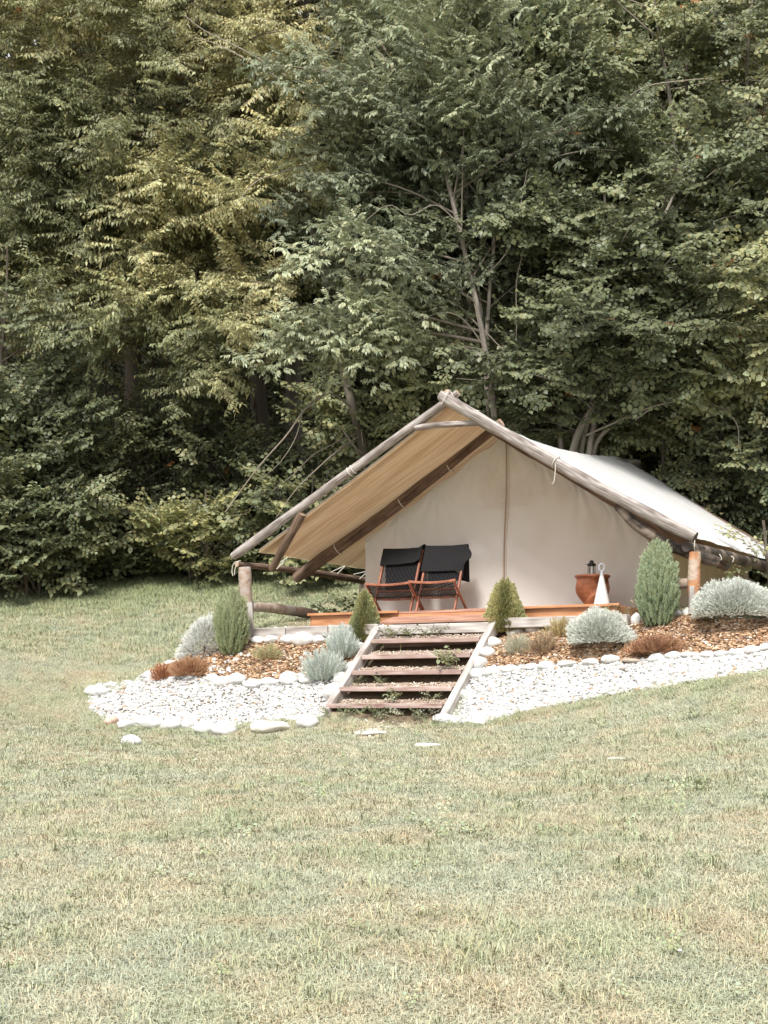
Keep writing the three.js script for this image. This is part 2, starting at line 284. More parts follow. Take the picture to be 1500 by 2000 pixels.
function addTwig(b, p, q, r, c) {
  const f = q.clone().sub(p).normalize(), s = V(0.3, 1, 0.2).cross(f).normalize(), n = f.clone().cross(s), k = b.p.length / 3;
  for (const [e, rr] of [[p, r], [q, r * 0.5]]) for (let j = 0; j < 3; j++) { const a = j * 2.0944, x = e.clone().addScaledVector(s, Math.cos(a) * rr).addScaledVector(n, Math.sin(a) * rr); b.p.push(x.x, x.y, x.z); b.c.push(...c); }
  for (let j = 0; j < 3; j++) { const a = k + j, d = k + (j + 1) % 3; b.i.push(a, d, a + 3, d, d + 3, a + 3); }
}
const vary = (r, a = 0.3) => { const v = 1 - a / 2 + a * r(), y = (r() - 0.5) * 0.22; return [v * (1 + y), v, v * (1 - y)]; };
function sprayDroop(seed) {                                 // long pointed leaves that hang along a thin twig
  const r = rng(seed), b = Builder();
  const twig = (o, dir, L, n) => {
    addTwig(b, o, o.clone().addScaledVector(dir, L), 0.004, [0.5, 0.38, 0.3]);
    for (let i = 0; i < n; i++) { const t = (i + 0.6) / n, s = i % 2 ? 1 : -1, p = o.clone().addScaledVector(dir, L * t); const d = V(s * (0.5 + 0.5 * r()), -0.1 - 0.6 * r(), 0.3 + 0.6 * r()); addLeaf(b, p, d, V(s * -0.1 + 0.9 * (r() - 0.5), 1, 0.7 * (r() - 0.5)), 0.065 + 0.045 * r(), 0.032 + 0.014 * r(), vary(r, 0.5), 0.2, 0.3); }
  };
  twig(V(0, 0, 0), V(0, -0.08, 1).normalize(), 0.52, 13); twig(V(0, -0.01, 0.12), V(0.6, -0.14, 0.8).normalize(), 0.3, 8); twig(V(0, -0.02, 0.2), V(-0.62, -0.16, 0.78).normalize(), 0.3, 8);
  return done(b);
}
function sprayCompound(seed) {                              // ash-like: leaflets in pairs on fanned-out stalks
  const r = rng(seed), b = Builder();
  addTwig(b, V(0, 0, 0), V(0, 0, 0.3), 0.006, [0.55, 0.5, 0.42]);
  for (let k = 0; k < 7; k++) {
    const a = (k - 3) * 0.8 + (r() - 0.5) * 0.7, o = V(0, 0, 0.04 + 0.24 * r()), dir = V(Math.sin(a), 0.35 - 0.7 * r(), Math.cos(a)).normalize(), side = V(dir.z, 0, -dir.x).normalize(), L = 0.14 + 0.08 * r();
    addTwig(b, o, o.clone().addScaledVector(dir, L), 0.0025, [0.5, 0.55, 0.36]);
    for (let i = 1; i <= 4; i++) for (const s of i === 4 ? [0] : [-1, 1]) { const p = o.clone().addScaledVector(dir, L * (0.25 + 0.19 * i)); const d = dir.clone().multiplyScalar(s ? 0.75 : 1).addScaledVector(side, s * 0.8); d.y -= 0.12 + 0.2 * r(); addLeaf(b, p, d, V((r() - 0.5) * 0.5, 1, (r() - 0.5) * 0.5), 0.06 + 0.035 * r(), 0.032 + 0.014 * r(), vary(r, 0.4), 0.16, 0.3); }
  }
  return done(b);
}
function sprayRound(seed, size = 1) {                       // hazel-like: broad round leaves held flat
  const r = rng(seed), b = Builder();
  const twig = (o, dir, L, n) => {
    const side = V(dir.z, 0, -dir.x).normalize(); addTwig(b, o, o.clone().addScaledVector(dir, L), 0.004, [0.6, 0.5, 0.4]);
    for (let i = 0; i < n; i++) { const t = (i + 0.7) / n, s = i % 2 ? 1 : -1, p = o.clone().addScaledVector(dir, L * t); const d = side.clone().multiplyScalar(s * 0.9).addScaledVector(dir, 0.5); d.y += 0.15 - 0.6 * r(); addLeaf(b, p, d, V((r() - 0.5) * 1.0, 1, 0.25 + (r() - 0.5) * 1.0), size * (0.06 + 0.05 * r()), size * (0.052 + 0.034 * r()), vary(r, 0.42), 0.1, 0.22, true); }
  };
  twig(V(0, 0, 0), V(0, -0.02, 1).normalize(), 0.48, 9); twig(V(0, 0, 0.1), V(0.7, -0.05, 0.7).normalize(), 0.3, 6); twig(V(0, 0, 0.16), V(-0.7, -0.07, 0.7).normalize(), 0.3, 6);
  return done(b);
}
function sprigNeedles(seed, n, L, l, w, open = 0.8, tw = [0.6, 0.55, 0.4], stemR = 0.002) {  // small leaves all round a stem that points along +z
  const r = rng(seed), b = Builder(); addTwig(b, V(0, 0, 0), V(0, 0, L), stemR, tw);
  for (let i = 0; i < n; i++) { const t = (i + 0.4) / n, a = i * 2.4 + r(), d = V(Math.cos(a) * open, Math.sin(a) * open, 1 - open * 0.5).normalize(); addLeaf(b, V(0, 0, L * t), d, V(Math.cos(a + 1.57), Math.sin(a + 1.57), 0.3), l * (0.7 + 0.6 * r()), w, vary(r, 0.35), 0.1, 0); }
  return done(b);
}
const SPRAY = { droop: [sprayDroop(1), sprayDroop(2)], ash: [sprayCompound(3), sprayCompound(4)], round: [sprayRound(5), sprayRound(6)], smallround: [sprayRound(7, 0.75), sprayRound(8, 0.75)] };
function frame(p, f, up, s, sx = 1) { const z = f.clone().normalize(), x = up.clone().cross(z).normalize(), y = z.clone().cross(x); return new THREE.Matrix4().makeBasis(x.multiplyScalar(s * sx), y.multiplyScalar(s), z.multiplyScalar(s)).setPosition(p); }

// ------------------------------------------------------------------ trees
// a tree: trunk(s), limbs that carry flat leafy boughs, and the leaves on them as the crown
const clump = (x, y, z) => smooth(0.36, 0.62, fbm(x * 0.75, y * 0.9, z * 0.75, 140, 2));
function makeTree(o) {
  const r = rng(o.seed), root = thing(o.name ?? 'tree', o.label, o.category ?? 'tree', V(o.x, 0, -o.d), o.group);
  root.position.y = H(o.x, -o.d) - 0.05;
  const B0 = root.position, Ht = o.height, bark = o.bark ?? [0.10, 0.08, 0.06], stems = [], sprays = [], limbs = [];
  for (let s = 0; s < (o.stems ?? 1); s++) {
    const lean = o.leans?.[s] ?? [(r() - 0.5) * 0.12 * Ht * (o.stems > 1 ? 1.6 : 1), (r() - 0.5) * 0.1 * Ht], hh = Ht * (s ? 0.8 + 0.2 * r() : 1), off = o.stems > 1 ? V((r() - 0.5) * 0.5, 0, (r() - 0.5) * 0.4) : V(0, 0, 0);
    const pts = o.paths?.[s] ? o.paths[s].map(a => D(...a).sub(B0)) : []; if (!pts.length) for (let k = 0; k <= 7; k++) { const t = k / 7; pts.push(V(off.x + lean[0] * Math.pow(t, 1.2) + (k ? (r() - 0.5) * 0.022 * Ht : 0), hh * t - 0.2, off.z + lean[1] * t + (k ? (r() - 0.5) * 0.02 * Ht : 0))); }
    const c = new THREE.CatmullRomCurve3(pts); stems.push({ c, hh });
    const r0 = o.r0 * (s ? 0.75 : 1), sd = o.seed + s;
    part('trunk', logGeo(pts, r0, 0.02, { seg: 9, n: 26, seed: sd, rough: 0.09, open: true, color: (t, a, p) => { const m = fbm(p.x * 6 + a, p.y * 3, p.z * 6, sd), w = o.pale ?? 0; return mix3(bark, [0.42, 0.38, 0.33], clamp(smooth(0.45, 0.65, m) * w, 0, 1)); } })[0], BARKT, root);
  }
  const bough = (O, T, W, dens, tint) => {
    const L = O.distanceTo(T), mid = O.clone().lerp(T, 0.5); mid.y += L * (o.arch ?? 0.16); mid.x += (r() - 0.5) * L * 0.12;
    const c = new THREE.QuadraticBezierCurve3(O, mid, T);
    limbs.push(logGeo([O, c.getPoint(0.33), c.getPoint(0.66), T], clamp(L * 0.008, 0.009, 0.045), 0.005, { seg: 5, n: 7, seed: o.seed + limbs.length, rough: 0.05, open: true, color: (t) => mix3([0.13, 0.105, 0.08], [0.24, 0.205, 0.165], (o.pale ?? 0) * 0.6 + 0.2 * t) })[0]);
    const step = 0.155 / dens, a0 = o.bare ?? 0.22;
    for (let s = a0 * L; s <= L; s += step) for (const sd of [-1, 1]) {
      const t = clamp((s + r() * step) / L, 0, 1), p = c.getPoint(t), T1 = c.getTangent(t), side = V(-T1.z, 0, T1.x).normalize().multiplyScalar(sd);
      const w = W * (0.35 + 0.65 * clump(p.x + B0.x, p.y, p.z + B0.z)) * Math.sin(Math.PI * clamp(0.2 + 0.68 * t, 0, 1)) * (0.4 + 0.75 * r()); if (clump(p.x + B0.x, p.y, p.z + B0.z) < 0.12 && r() < 0.7) continue;
      const e = r() * 6.283, y = r() * 2 - 1, h = Math.sqrt(1 - y * y), f = V(h * Math.cos(e), y * 0.6 + (o.twigRise ?? 0.12), h * Math.sin(e)).addScaledVector(side, 0.35).addScaledVector(T1, 0.5).normalize();
      for (let k = 0.04 + 0.2 * r(); k < w; k += 0.25) {
        const q = p.clone().addScaledVector(f, k); q.y -= (o.droop ?? 0.1) * k * k + (r() - 0.5) * 0.2; q.z += (r() - 0.5) * 0.2;
        const g = f.clone(); g.y -= (o.droop ?? 0.1) * k * 1.2 + 0.1; g.x += (r() - 0.5) * 0.5; g.z += (r() - 0.5) * 0.5;
        sprays.push({ q, g, tint });
      }
    }
    for (let k = 0; k < 2; k++) sprays.push({ q: T.clone().add(V((r() - 0.5) * 0.2, (r() - 0.5) * 0.1, (r() - 0.5) * 0.2)), g: T.clone().sub(mid), tint });
  };
  const nb = o.boughs, cb = o.crownBase ?? 0.25;
  for (let i = 0; i < nb; i++) {
    const st = stems[i % stems.length], h = cb + (1 - cb) * Math.pow((i + r()) / nb, o.hp ?? 0.9), az = (o.az ?? 0) + (r() < (o.front ?? 0.72) ? (r() - 0.5) * Math.PI * 1.1 : r() * Math.PI * 2);
    const prof = o.profile ? o.profile((h - cb) / (1 - cb)) : Math.sqrt(clamp(1.04 - Math.pow((h - cb) / (1 - cb), 5), 0.02, 1)) * (0.8 + 0.2 * smooth(0, 0.3, (h - cb) / (1 - cb)));
    const len = o.radius * prof * (0.5 + 0.6 * r()) + 0.15, O = st.c.getPointAt(clamp(h * (o.rise ?? 0.9), 0.04, 0.99));
    const T = O.clone().add(V(Math.sin(az) * len, len * (lerp(o.low ?? -0.05, o.high ?? 0.45, h) + (r() - 0.5) * 0.5), Math.cos(az) * len));
    bough(O, T, (o.width ?? 0.9) * (0.7 + 0.5 * r()), o.dens ?? 1, 0.8 + 0.4 * r());
  }
  for (const [px, py, d, from, W, tint, dens] of o.targets ?? []) {   // boughs that reach a known spot
    const T = D(px, py, d).sub(B0), st = stems[0]; let O = st.c.getPointAt(from); if (O.y - T.y > 0.3 * Math.hypot(T.x - O.x, T.z - O.z)) O = st.c.getPointAt(clamp((T.y + 0.15 * Math.hypot(T.x, T.z)) / st.hh, 0.08, 0.97)); bough(O, T, W, dens ?? 1.4, tint ?? 1);
  }
  for (const [x0, x1, y0, y1, n, d0, d1] of o.fill ?? []) for (let i = 0; i < n; i++) {   // boughs spread over the lit face of the crown
    const T = D(lerp(x0, x1, (i * 0.618 + 0.2 * r()) % 1), lerp(y0, y1, (i + r()) / n), lerp(d0, d1, r())).sub(B0), L = Math.hypot(T.x, T.z), st = stems[i % stems.length], O = st.c.getPointAt(clamp((T.y + (r() - 0.6) * 0.5 * L) / st.hh, 0.05, 0.97));
    bough(O, T, (o.width ?? 0.9) * (0.75 + 0.6 * r()), 1.15, 0.9 + 0.4 * r());
  }
  for (const [a, b, ...pts] of o.twigs ?? []) limbs.push(logGeo(pts.map(q => D(...q).sub(B0)), a, b, { seg: 5, n: 14, seed: o.seed + limbs.length, rough: 0.05, open: true, color: () => [0.30, 0.26, 0.21] })[0]);
  if (limbs.length) part('limbs', merge(limbs), BARKT, root).userData.kind = 'stuff';
  const base = o.color, alt = o.alt ?? base, list = [], up = V(0, 1, 0);
  for (const e of sprays) {
    const u = up.clone().add(V((r() - 0.5) * 1.0, 0, (r() - 0.5) * 0.9 + (o.tilt ?? 0.55))), s = (o.size ?? 1) * (0.7 + 0.55 * r());
    const wp = e.q.clone().add(B0), n = fbm(wp.x * 0.5, wp.y * 0.5, wp.z * 0.5, 40), m = clamp(smooth(0.38, 0.66, n) + (r() - 0.5) * 0.3, 0, 1), v = e.tint * (0.85 + 0.3 * r());
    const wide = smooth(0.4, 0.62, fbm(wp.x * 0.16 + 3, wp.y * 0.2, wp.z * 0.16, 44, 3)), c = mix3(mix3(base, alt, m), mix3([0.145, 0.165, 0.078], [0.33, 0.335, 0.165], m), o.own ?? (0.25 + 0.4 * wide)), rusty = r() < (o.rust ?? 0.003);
    list.push({ m: frame(e.q, e.g, u, rusty ? s * 0.4 : s, r() < 0.5 ? -1 : 1), c: rusty ? RGB(0.4, 0.17, 0.04) : RGB(c[0] * v, c[1] * v, c[2] * v) });
  }
  instanced('crown', SPRAY[o.kind][o.seed % 2], o.mat ?? LEAF, list, root, 'stuff');
  makeTree.count = (makeTree.count ?? 0) + sprays.length;
  return root;
}
const X = (px, d) => (px - 750) / FOCAL * d;
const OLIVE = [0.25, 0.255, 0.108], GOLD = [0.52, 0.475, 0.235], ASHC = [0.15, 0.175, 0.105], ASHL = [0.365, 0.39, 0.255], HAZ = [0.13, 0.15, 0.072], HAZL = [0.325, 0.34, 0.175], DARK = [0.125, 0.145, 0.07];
// front row
makeTree({ label: 'tall olive yellow tree with drooping narrow leaves at the top left edge', fill: [[-60, 330, -60, 640, 34, 29.6, 31.4]], seed: 11, x: X(110, 33.5), d: 33.5, height: 20.5, r0: 0.2, kind: 'droop', boughs: 54, radius: 3.6, crownBase: 0.22, color: OLIVE, alt: GOLD, droop: 0.14, dens: 1.1, pale: 0.4, width: 0.9 });
makeTree({ label: 'golden olive tree whose long drooping boughs reach furthest forward left of the tent', twigs: [[0.014, 0.005, [600, 320, 28.8], [540, 340, 28.6], [500, 355, 28.5], [460, 400, 28.4]], [0.016, 0.006, [560, 150, 29], [480, 100, 28.8], [400, 60, 28.7], [360, 30, 28.7]], [0.014, 0.006, [540, 150, 29], [470, 110, 28.7], [420, 85, 28.7], [385, 75, 28.6]]], fill: [[220, 690, -60, 420, 22, 28.9, 30.6]], seed: 12, x: X(400, 32.5), d: 32.5, height: 20.5, r0: 0.21, kind: 'droop', boughs: 56, radius: 3.7, crownBase: 0.34, color: OLIVE, alt: GOLD, droop: 0.14, dens: 1.1, pale: 0.5, width: 0.9,
  targets: [[300, 350, 29, 0.62, 1.0, 1.25], [640, 330, 29, 0.62, 0.9, 1.25], [480, 380, 28.8, 0.6, 0.9, 1.2], [230, 590, 29, 0.5, 1.0, 1.3], [110, 650, 29.2, 0.48, 0.9, 1.2], [380, 560, 28.9, 0.5, 0.9, 1.2], [330, 660, 29.2, 0.45, 0.7, 1.1], [560, 60, 29.2, 0.85, 1.0, 1.2], [330, 120, 29.2, 0.8, 1.0, 1.15], [200, 260, 29.4, 0.7, 1.0, 1.1], [340, 790, 29.8, 0.4, 0.5, 0.9, 1], [470, 640, 28.7, 0.42, 1.1, 1.1], [420, 740, 28.9, 0.4, 1.0, 1.0], [540, 560, 28.8, 0.5, 1.0, 1.0]] });
makeTree({ label: 'dark leaved tree with pale stem behind the dark hollow left of the ash', fill: [[480, 760, 380, 620, 8, 30, 32]], seed: 13, x: X(590, 34.5), d: 34.5, height: 20.5, r0: 0.2, kind: 'round', boughs: 52, radius: 3.4, crownBase: 0.42, color: HAZ, alt: HAZL, droop: 0.14, dens: 1.0, pale: 0.5 });
makeTree({ name: 'ash_tree', label: 'grey green ash tree on thin pale leaning stems rising behind the tent apex', twigs: [[0.010, 0.004, [890, 430, 27.1], [850, 400, 27.0], [800, 420, 26.9], [760, 400, 26.8], [715, 430, 26.8]], [0.014, 0.006, [918, 560, 27.1], [985, 500, 27.0], [1010, 430, 26.9], [1030, 330, 26.9]], [0.016, 0.006, [955, 690, 27.2], [900, 620, 27.0], [860, 610, 26.9], [800, 640, 26.9]], [0.014, 0.005, [872, 340, 27.2], [820, 250, 27.1], [780, 150, 27.1], [730, 90, 27.1]], [0.012, 0.005, [860, 280, 27.2], [930, 200, 27.1], [960, 120, 27.1], [1000, 60, 27.2]], [0.012, 0.006, [940, 640, 27.1], [1000, 690, 27.0], [1010, 540, 26.9], [1030, 470, 26.9]]], fill: [[600, 860, -40, 520, 16, 27.6, 29.2], [940, 1130, -40, 520, 12, 27.8, 29.2], [840, 980, -40, 200, 5, 28, 29], [770, 960, -60, 225, 9, 26.3, 26.9]], seed: 14, x: X(972, 27.3), d: 27.3, bark: [0.20, 0.17, 0.14], paths: [[[972, 1000, 27.3], [965, 810, 27.2], [940, 640, 27.1], [905, 480, 27.1], [872, 340, 27.2], [856, 240, 27.4], [848, 60, 27.7], [846, -120, 28.1]], [[980, 1000, 27.5], [962, 780, 27.5], [938, 600, 27.5], [918, 440, 27.5], [906, 300, 27.7], [900, 120, 28.1], [905, -80, 28.5]], [[985, 1000, 27.4], [950, 760, 27.4], [954, 600, 27.4], [964, 480, 27.4], [966, 380, 27.5], [980, 200, 27.9], [990, 20, 29.2]]], height: 18, r0: 0.056, stems: 3, leans: [[-1.5, 0.3], [-0.3, -0.4], [0.35, 0.2]], kind: 'ash', boughs: 66, radius: 2.9, az: Math.PI, front: 0.85, crownBase: 0.36, color: ASHC, alt: ASHL, droop: 0.08, dens: 1.05, pale: 1, width: 0.8, hp: 0.85,
  targets: [[560, 640, 27.8, 0.42, 0.95, 1.25, 1.7], [500, 690, 27.9, 0.4, 0.7, 1.15, 1.7], [640, 700, 28, 0.4, 0.7, 1.15, 1.6], [680, 520, 28, 0.5, 0.8, 1.2, 1.6], [770, 460, 28.2, 0.52, 0.7, 1.2], [820, 540, 28.2, 0.45, 0.6, 1.1], [720, 160, 28, 0.75, 1.0, 1.2], [900, 150, 28, 0.8, 1.0, 1.1], [1050, 260, 28.2, 0.65, 0.9, 1.1], [1040, 160, 28.2, 0.72, 0.9, 1.1], [800, 300, 28.2, 0.62, 0.8, 1.0], [1060, 380, 28.4, 0.55, 0.8, 1.0], [620, 250, 28.4, 0.66, 0.9, 1.0]] });
makeTree({ name: 'hazel_tree', label: 'round leaved hazel with a fan of thin stems behind the right roof slope', twigs: [[0.014, 0.008, [1085, 306, 27.3], [1130, 296, 27.2], [1170, 292, 27.2], [1205, 294, 27.2]], [0.02, 0.008, [1145, 850, 27.2], [1190, 830, 27.1], [1270, 795, 26.9], [1360, 782, 26.8], [1420, 800, 26.8]], [0.018, 0.008, [1240, 820, 27.1], [1300, 775, 26.9], [1350, 720, 26.8], [1390, 690, 26.8]], [0.012, 0.005, [1410, 795, 26.8], [1440, 830, 26.7], [1445, 880, 26.7], [1470, 920, 26.7]], [0.012, 0.006, [1200, 210, 27.6], [1260, 170, 27.4], [1330, 158, 27.3], [1400, 152, 27.3]], [0.012, 0.006, [1395, 420, 26.9], [1440, 385, 26.8], [1450, 380, 26.8]]], fill: [[1000, 1330, 380, 860, 26, 27.7, 29.0]], seed: 15, x: X(1132, 27.5), d: 27.5, bark: [0.25, 0.215, 0.175], paths: [[[1112, 960, 27.5], [1122, 868, 27.4], [1145, 815, 27.3], [1190, 752, 27.2], [1240, 570, 27.2], [1290, 440, 27.3], [1345, 320, 27.4]], [[1130, 960, 27.6], [1137, 870, 27.5], [1150, 810, 27.4], [1165, 740, 27.4], [1185, 560, 27.5], [1180, 360, 27.7]], [[1145, 960, 27.5], [1152, 872, 27.4], [1168, 800, 27.4], [1195, 745, 27.4], [1300, 690, 27.3], [1380, 600, 27.3]], [[1100, 960, 27.7], [1090, 800, 27.8], [1060, 600, 27.9], [1040, 420, 28.1]], [[1150, 960, 27.6], [1170, 855, 27.5], [1260, 800, 27.3], [1340, 770, 27.2], [1400, 790, 27.1]]], height: 11.5, r0: 0.07, stems: 5, leans: [[1.6, 0.4], [0.8, -0.5], [-0.9, 0.3], [2.8, 0.6], [0.2, 0.9]], kind: 'round', boughs: 70, radius: 2.3, crownBase: 0.22, color: HAZ, alt: HAZL, droop: 0.1, dens: 1.05, pale: 0.8, width: 0.75, rust: 0.008,
  targets: [[1180, 260, 27.6, 0.95, 0.9, 1.3], [1100, 480, 27.6, 0.8, 0.8, 1.1], [1290, 460, 27.6, 0.8, 0.8, 1.1], [1190, 700, 27.6, 0.5, 0.7, 1.0], [1050, 690, 27.8, 0.45, 0.7, 1.0], [1010, 640, 27.8, 0.5, 0.6, 1.05], [1220, 620, 27.6, 0.55, 0.7, 1.0]] });
makeTree({ name: 'hazel_tree', label: 'bushy hazel filling the right edge above the eave of the tent', fill: [[1180, 1560, 330, 900, 28, 26.8, 28.4]], seed: 16, x: X(1420, 29), d: 29, height: 12, r0: 0.08, stems: 4, leans: [[-1.6, 0.6], [0.5, 0.2], [1.3, 0.5], [-0.6, -0.4]], kind: 'round', boughs: 72, radius: 2.5, crownBase: 0.2, color: HAZ, alt: HAZL, droop: 0.1, dens: 1.05, pale: 0.7, width: 0.8, rust: 0.006,
  targets: [[1480, 330, 27, 0.85, 0.9, 1.2], [1390, 300, 27.2, 0.9, 0.9, 1.2], [1440, 620, 26.8, 0.6, 0.8, 1.15], [1380, 640, 26.8, 0.55, 0.7, 1.1], [1480, 720, 26.6, 0.5, 0.7, 1.1]] });
makeTree({ label: 'light green tree at the top right corner with broad pale leaves', fill: [[1080, 1560, -60, 330, 24, 31, 33]], seed: 17, x: X(1330, 35), d: 35, height: 21, r0: 0.2, kind: 'round', boughs: 66, radius: 3.8, crownBase: 0.42, color: HAZL, alt: [0.24, 0.235, 0.09], droop: 0.08, dens: 1.05, pale: 0.4 });
makeTree({ label: 'olive tree half hidden behind the crown of the ash at the top', fill: [[760, 1150, -60, 150, 8, 32, 34]], seed: 18, x: X(900, 36), d: 36, height: 21, r0: 0.22, kind: 'droop', boughs: 60, radius: 3.8, crownBase: 0.45, color: OLIVE, alt: GOLD, droop: 0.14, dens: 1.0, pale: 0.2 });
makeTree({ label: 'tree with feathery leaves rising at the far left margin', fill: [[-160, 120, 0, 620, 14, 30.6, 32]], seed: 19, x: X(-120, 34), d: 34, height: 20.5, r0: 0.2, kind: 'ash', boughs: 56, radius: 3.6, crownBase: 0.25, color: [0.16, 0.175, 0.085], alt: GOLD, droop: 0.1, dens: 1.0, pale: 0.3 });
makeTree({ label: 'tree beyond the right margin whose pale boughs reach in from the side', fill: [[1420, 1640, -40, 500, 12, 28, 30]], seed: 20, x: X(1640, 31), d: 31, height: 19, r0: 0.2, kind: 'round', boughs: 56, radius: 3.6, crownBase: 0.3, color: HAZL, alt: [0.24, 0.235, 0.09], droop: 0.14, dens: 1.0, pale: 0.4 });
// rear row, deep in the wood
{
  const src = [
    makeTree({ name: 'forest_tree', label: 'dim narrow leaved tree deep in the wood behind the front trees', group: 'narrow leaved trees deep in the wood', seed: 31, x: X(250, 41), d: 41, height: 17, r0: 0.22, kind: 'droop', boughs: 64, radius: 4.0, crownBase: 0.2, color: OLIVE, alt: GOLD, droop: 0.14, dens: 0.9, width: 1.1, size: 1.3, mat: FARLEAF }),
    makeTree({ name: 'forest_tree', label: 'dim broad leaved tree deep in the wood behind the front trees', group: 'broad leaved trees deep in the wood', seed: 32, x: X(1150, 41), d: 41, height: 17, r0: 0.22, kind: 'round', boughs: 64, radius: 4.0, crownBase: 0.2, color: HAZ, alt: HAZL, droop: 0.1, dens: 0.9, width: 1.1, size: 1.3, mat: FARLEAF }),
  ];
  [[-20, 42, 0], [520, 40.5, 1], [700, 42, 0], [930, 43, 1], [1420, 42, 1], [1640, 43, 0], [-250, 44, 1], [1850, 44, 1], [100, 50, 0], [400, 51, 1], [650, 50, 0], [880, 52, 0], [1100, 50, 1], [1330, 52, 0], [1580, 51, 1], [-150, 52, 1], [0, 60, 1], [250, 61, 0], [520, 60, 1], [760, 61, 0], [990, 61, 0], [1220, 60, 1], [1450, 61, 0], [1700, 60, 1]].forEach(([px, d, k], i) => {
    const c = src[k].clone(); c.name = numbered('forest_tree'); scene.add(c); c.userData = { ...src[k].userData };
    const x = X(px, d); c.position.set(x, H(x, -d) - 0.05, -d); c.rotation.y = (hash(i, 3, 5) - 0.5) * 1.2; c.scale.setScalar(0.95 + 0.2 * hash(i, 1, 2));
  });
}
// bushes along the edge of the wood
const bush = o => makeTree({ name: 'bush', category: 'bush', stems: 5, r0: 0.035, kind: 'round', crownBase: 0.06, rise: 0.55, arch: 0.14, low: 0.5, high: 0.8, front: 0.7, hp: 0.8, width: 0.5, color: HAZ, alt: HAZL, ...o });
bush({ label: 'tall dark green bush with broad leaves at the left margin', fill: [[-30, 140, 540, 1000, 12, 29.6, 30.4]], seed: 51, x: X(25, 30.8), d: 30.8, height: 6.8, boughs: 80, radius: 1.6, dens: 1.0, color: [0.125, 0.15, 0.08], alt: [0.27, 0.30, 0.18], size: 1.1 });
bush({ label: 'low dark bush on the lawn edge in the lower left of the wood', seed: 52, x: X(60, 30.2), d: 30.2, height: 3.0, boughs: 60, radius: 1.3, dens: 1.1, color: [0.125, 0.15, 0.075], alt: [0.26, 0.285, 0.155] });
bush({ label: 'olive bush right of the tall dark bush at the left', seed: 53, x: X(190, 32), d: 32, height: 4.6, boughs: 64, radius: 1.5, dens: 1.0, color: [0.16, 0.18, 0.08], alt: [0.25, 0.26, 0.12], kind: 'smallround' });
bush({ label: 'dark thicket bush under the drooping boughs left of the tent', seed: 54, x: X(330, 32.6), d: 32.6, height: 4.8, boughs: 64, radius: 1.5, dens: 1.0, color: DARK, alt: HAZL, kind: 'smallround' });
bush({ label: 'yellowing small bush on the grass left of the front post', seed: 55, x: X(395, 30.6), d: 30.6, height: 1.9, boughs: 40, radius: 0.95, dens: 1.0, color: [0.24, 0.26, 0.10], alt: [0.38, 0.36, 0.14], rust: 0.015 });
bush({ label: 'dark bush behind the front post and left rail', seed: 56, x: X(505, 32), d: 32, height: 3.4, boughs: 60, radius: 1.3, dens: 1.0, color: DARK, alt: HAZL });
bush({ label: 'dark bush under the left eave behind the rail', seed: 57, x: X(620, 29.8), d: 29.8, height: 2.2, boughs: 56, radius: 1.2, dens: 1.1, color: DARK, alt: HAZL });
bush({ label: 'hazel bush just above the left roof slope near the apex', seed: 58, x: X(770, 30.2), d: 30.2, height: 6.2, boughs: 60, radius: 1.15, dens: 1.0, color: HAZ, alt: HAZL, crownBase: 0.4 });
bush({ label: 'thicket bush behind the middle of the right roof slope', seed: 59, x: X(1260, 30.6), d: 30.6, height: 5, boughs: 70, radius: 1.5, dens: 1.0, color: HAZ, alt: HAZL });
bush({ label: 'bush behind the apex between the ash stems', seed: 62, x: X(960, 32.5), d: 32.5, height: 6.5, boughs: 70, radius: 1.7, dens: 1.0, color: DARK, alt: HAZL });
bush({ label: 'tangled bush with reddish leaves beside the right eave', seed: 63, x: X(1490, 28.4), d: 28.4, height: 2.6, boughs: 64, radius: 1.0, dens: 1.1, color: HAZ, alt: [0.24, 0.22, 0.09], rust: 0.05, kind: 'smallround' });
bush({ label: 'thin twiggy shrub whose leaves overhang the right edge of the canvas', seed: 64, x: X(1530, 22.6), d: 22.6, height: 1.7, boughs: 12, radius: 0.5, dens: 0.55, color: HAZL, alt: [0.24, 0.22, 0.09], rust: 0.03, kind: 'smallround', width: 0.3 });
bush({ name: 'sapling', category: 'sapling', label: 'slender sapling with yellow and pink leaves above the right roof slope', seed: 65, x: X(1335, 28), d: 28, stems: 2, height: 3.7, boughs: 16, radius: 0.8, dens: 0.7, color: [0.22, 0.24, 0.10], alt: [0.34, 0.24, 0.13], rust: 0.05, kind: 'smallround', width: 0.35, leans: [[-0.2, 0.1], [0.5, 0.2]] });
bush({ name: 'leafy_plant', category: 'plant', label: 'upright pale leaved plant at the right margin above the bush', seed: 66, x: X(1452, 28.2), d: 28.2, stems: 4, height: 3.3, boughs: 26, radius: 0.5, dens: 0.9, color: [0.20, 0.25, 0.14], alt: [0.27, 0.30, 0.17], kind: 'droop', width: 0.25, crownBase: 0.35, droop: 0.1 });
bush({ label: 'bush on the far right behind the silver shrub', seed: 67, x: X(1790, 25), d: 25, height: 3.5, boughs: 60, radius: 1.4, dens: 1.0 });
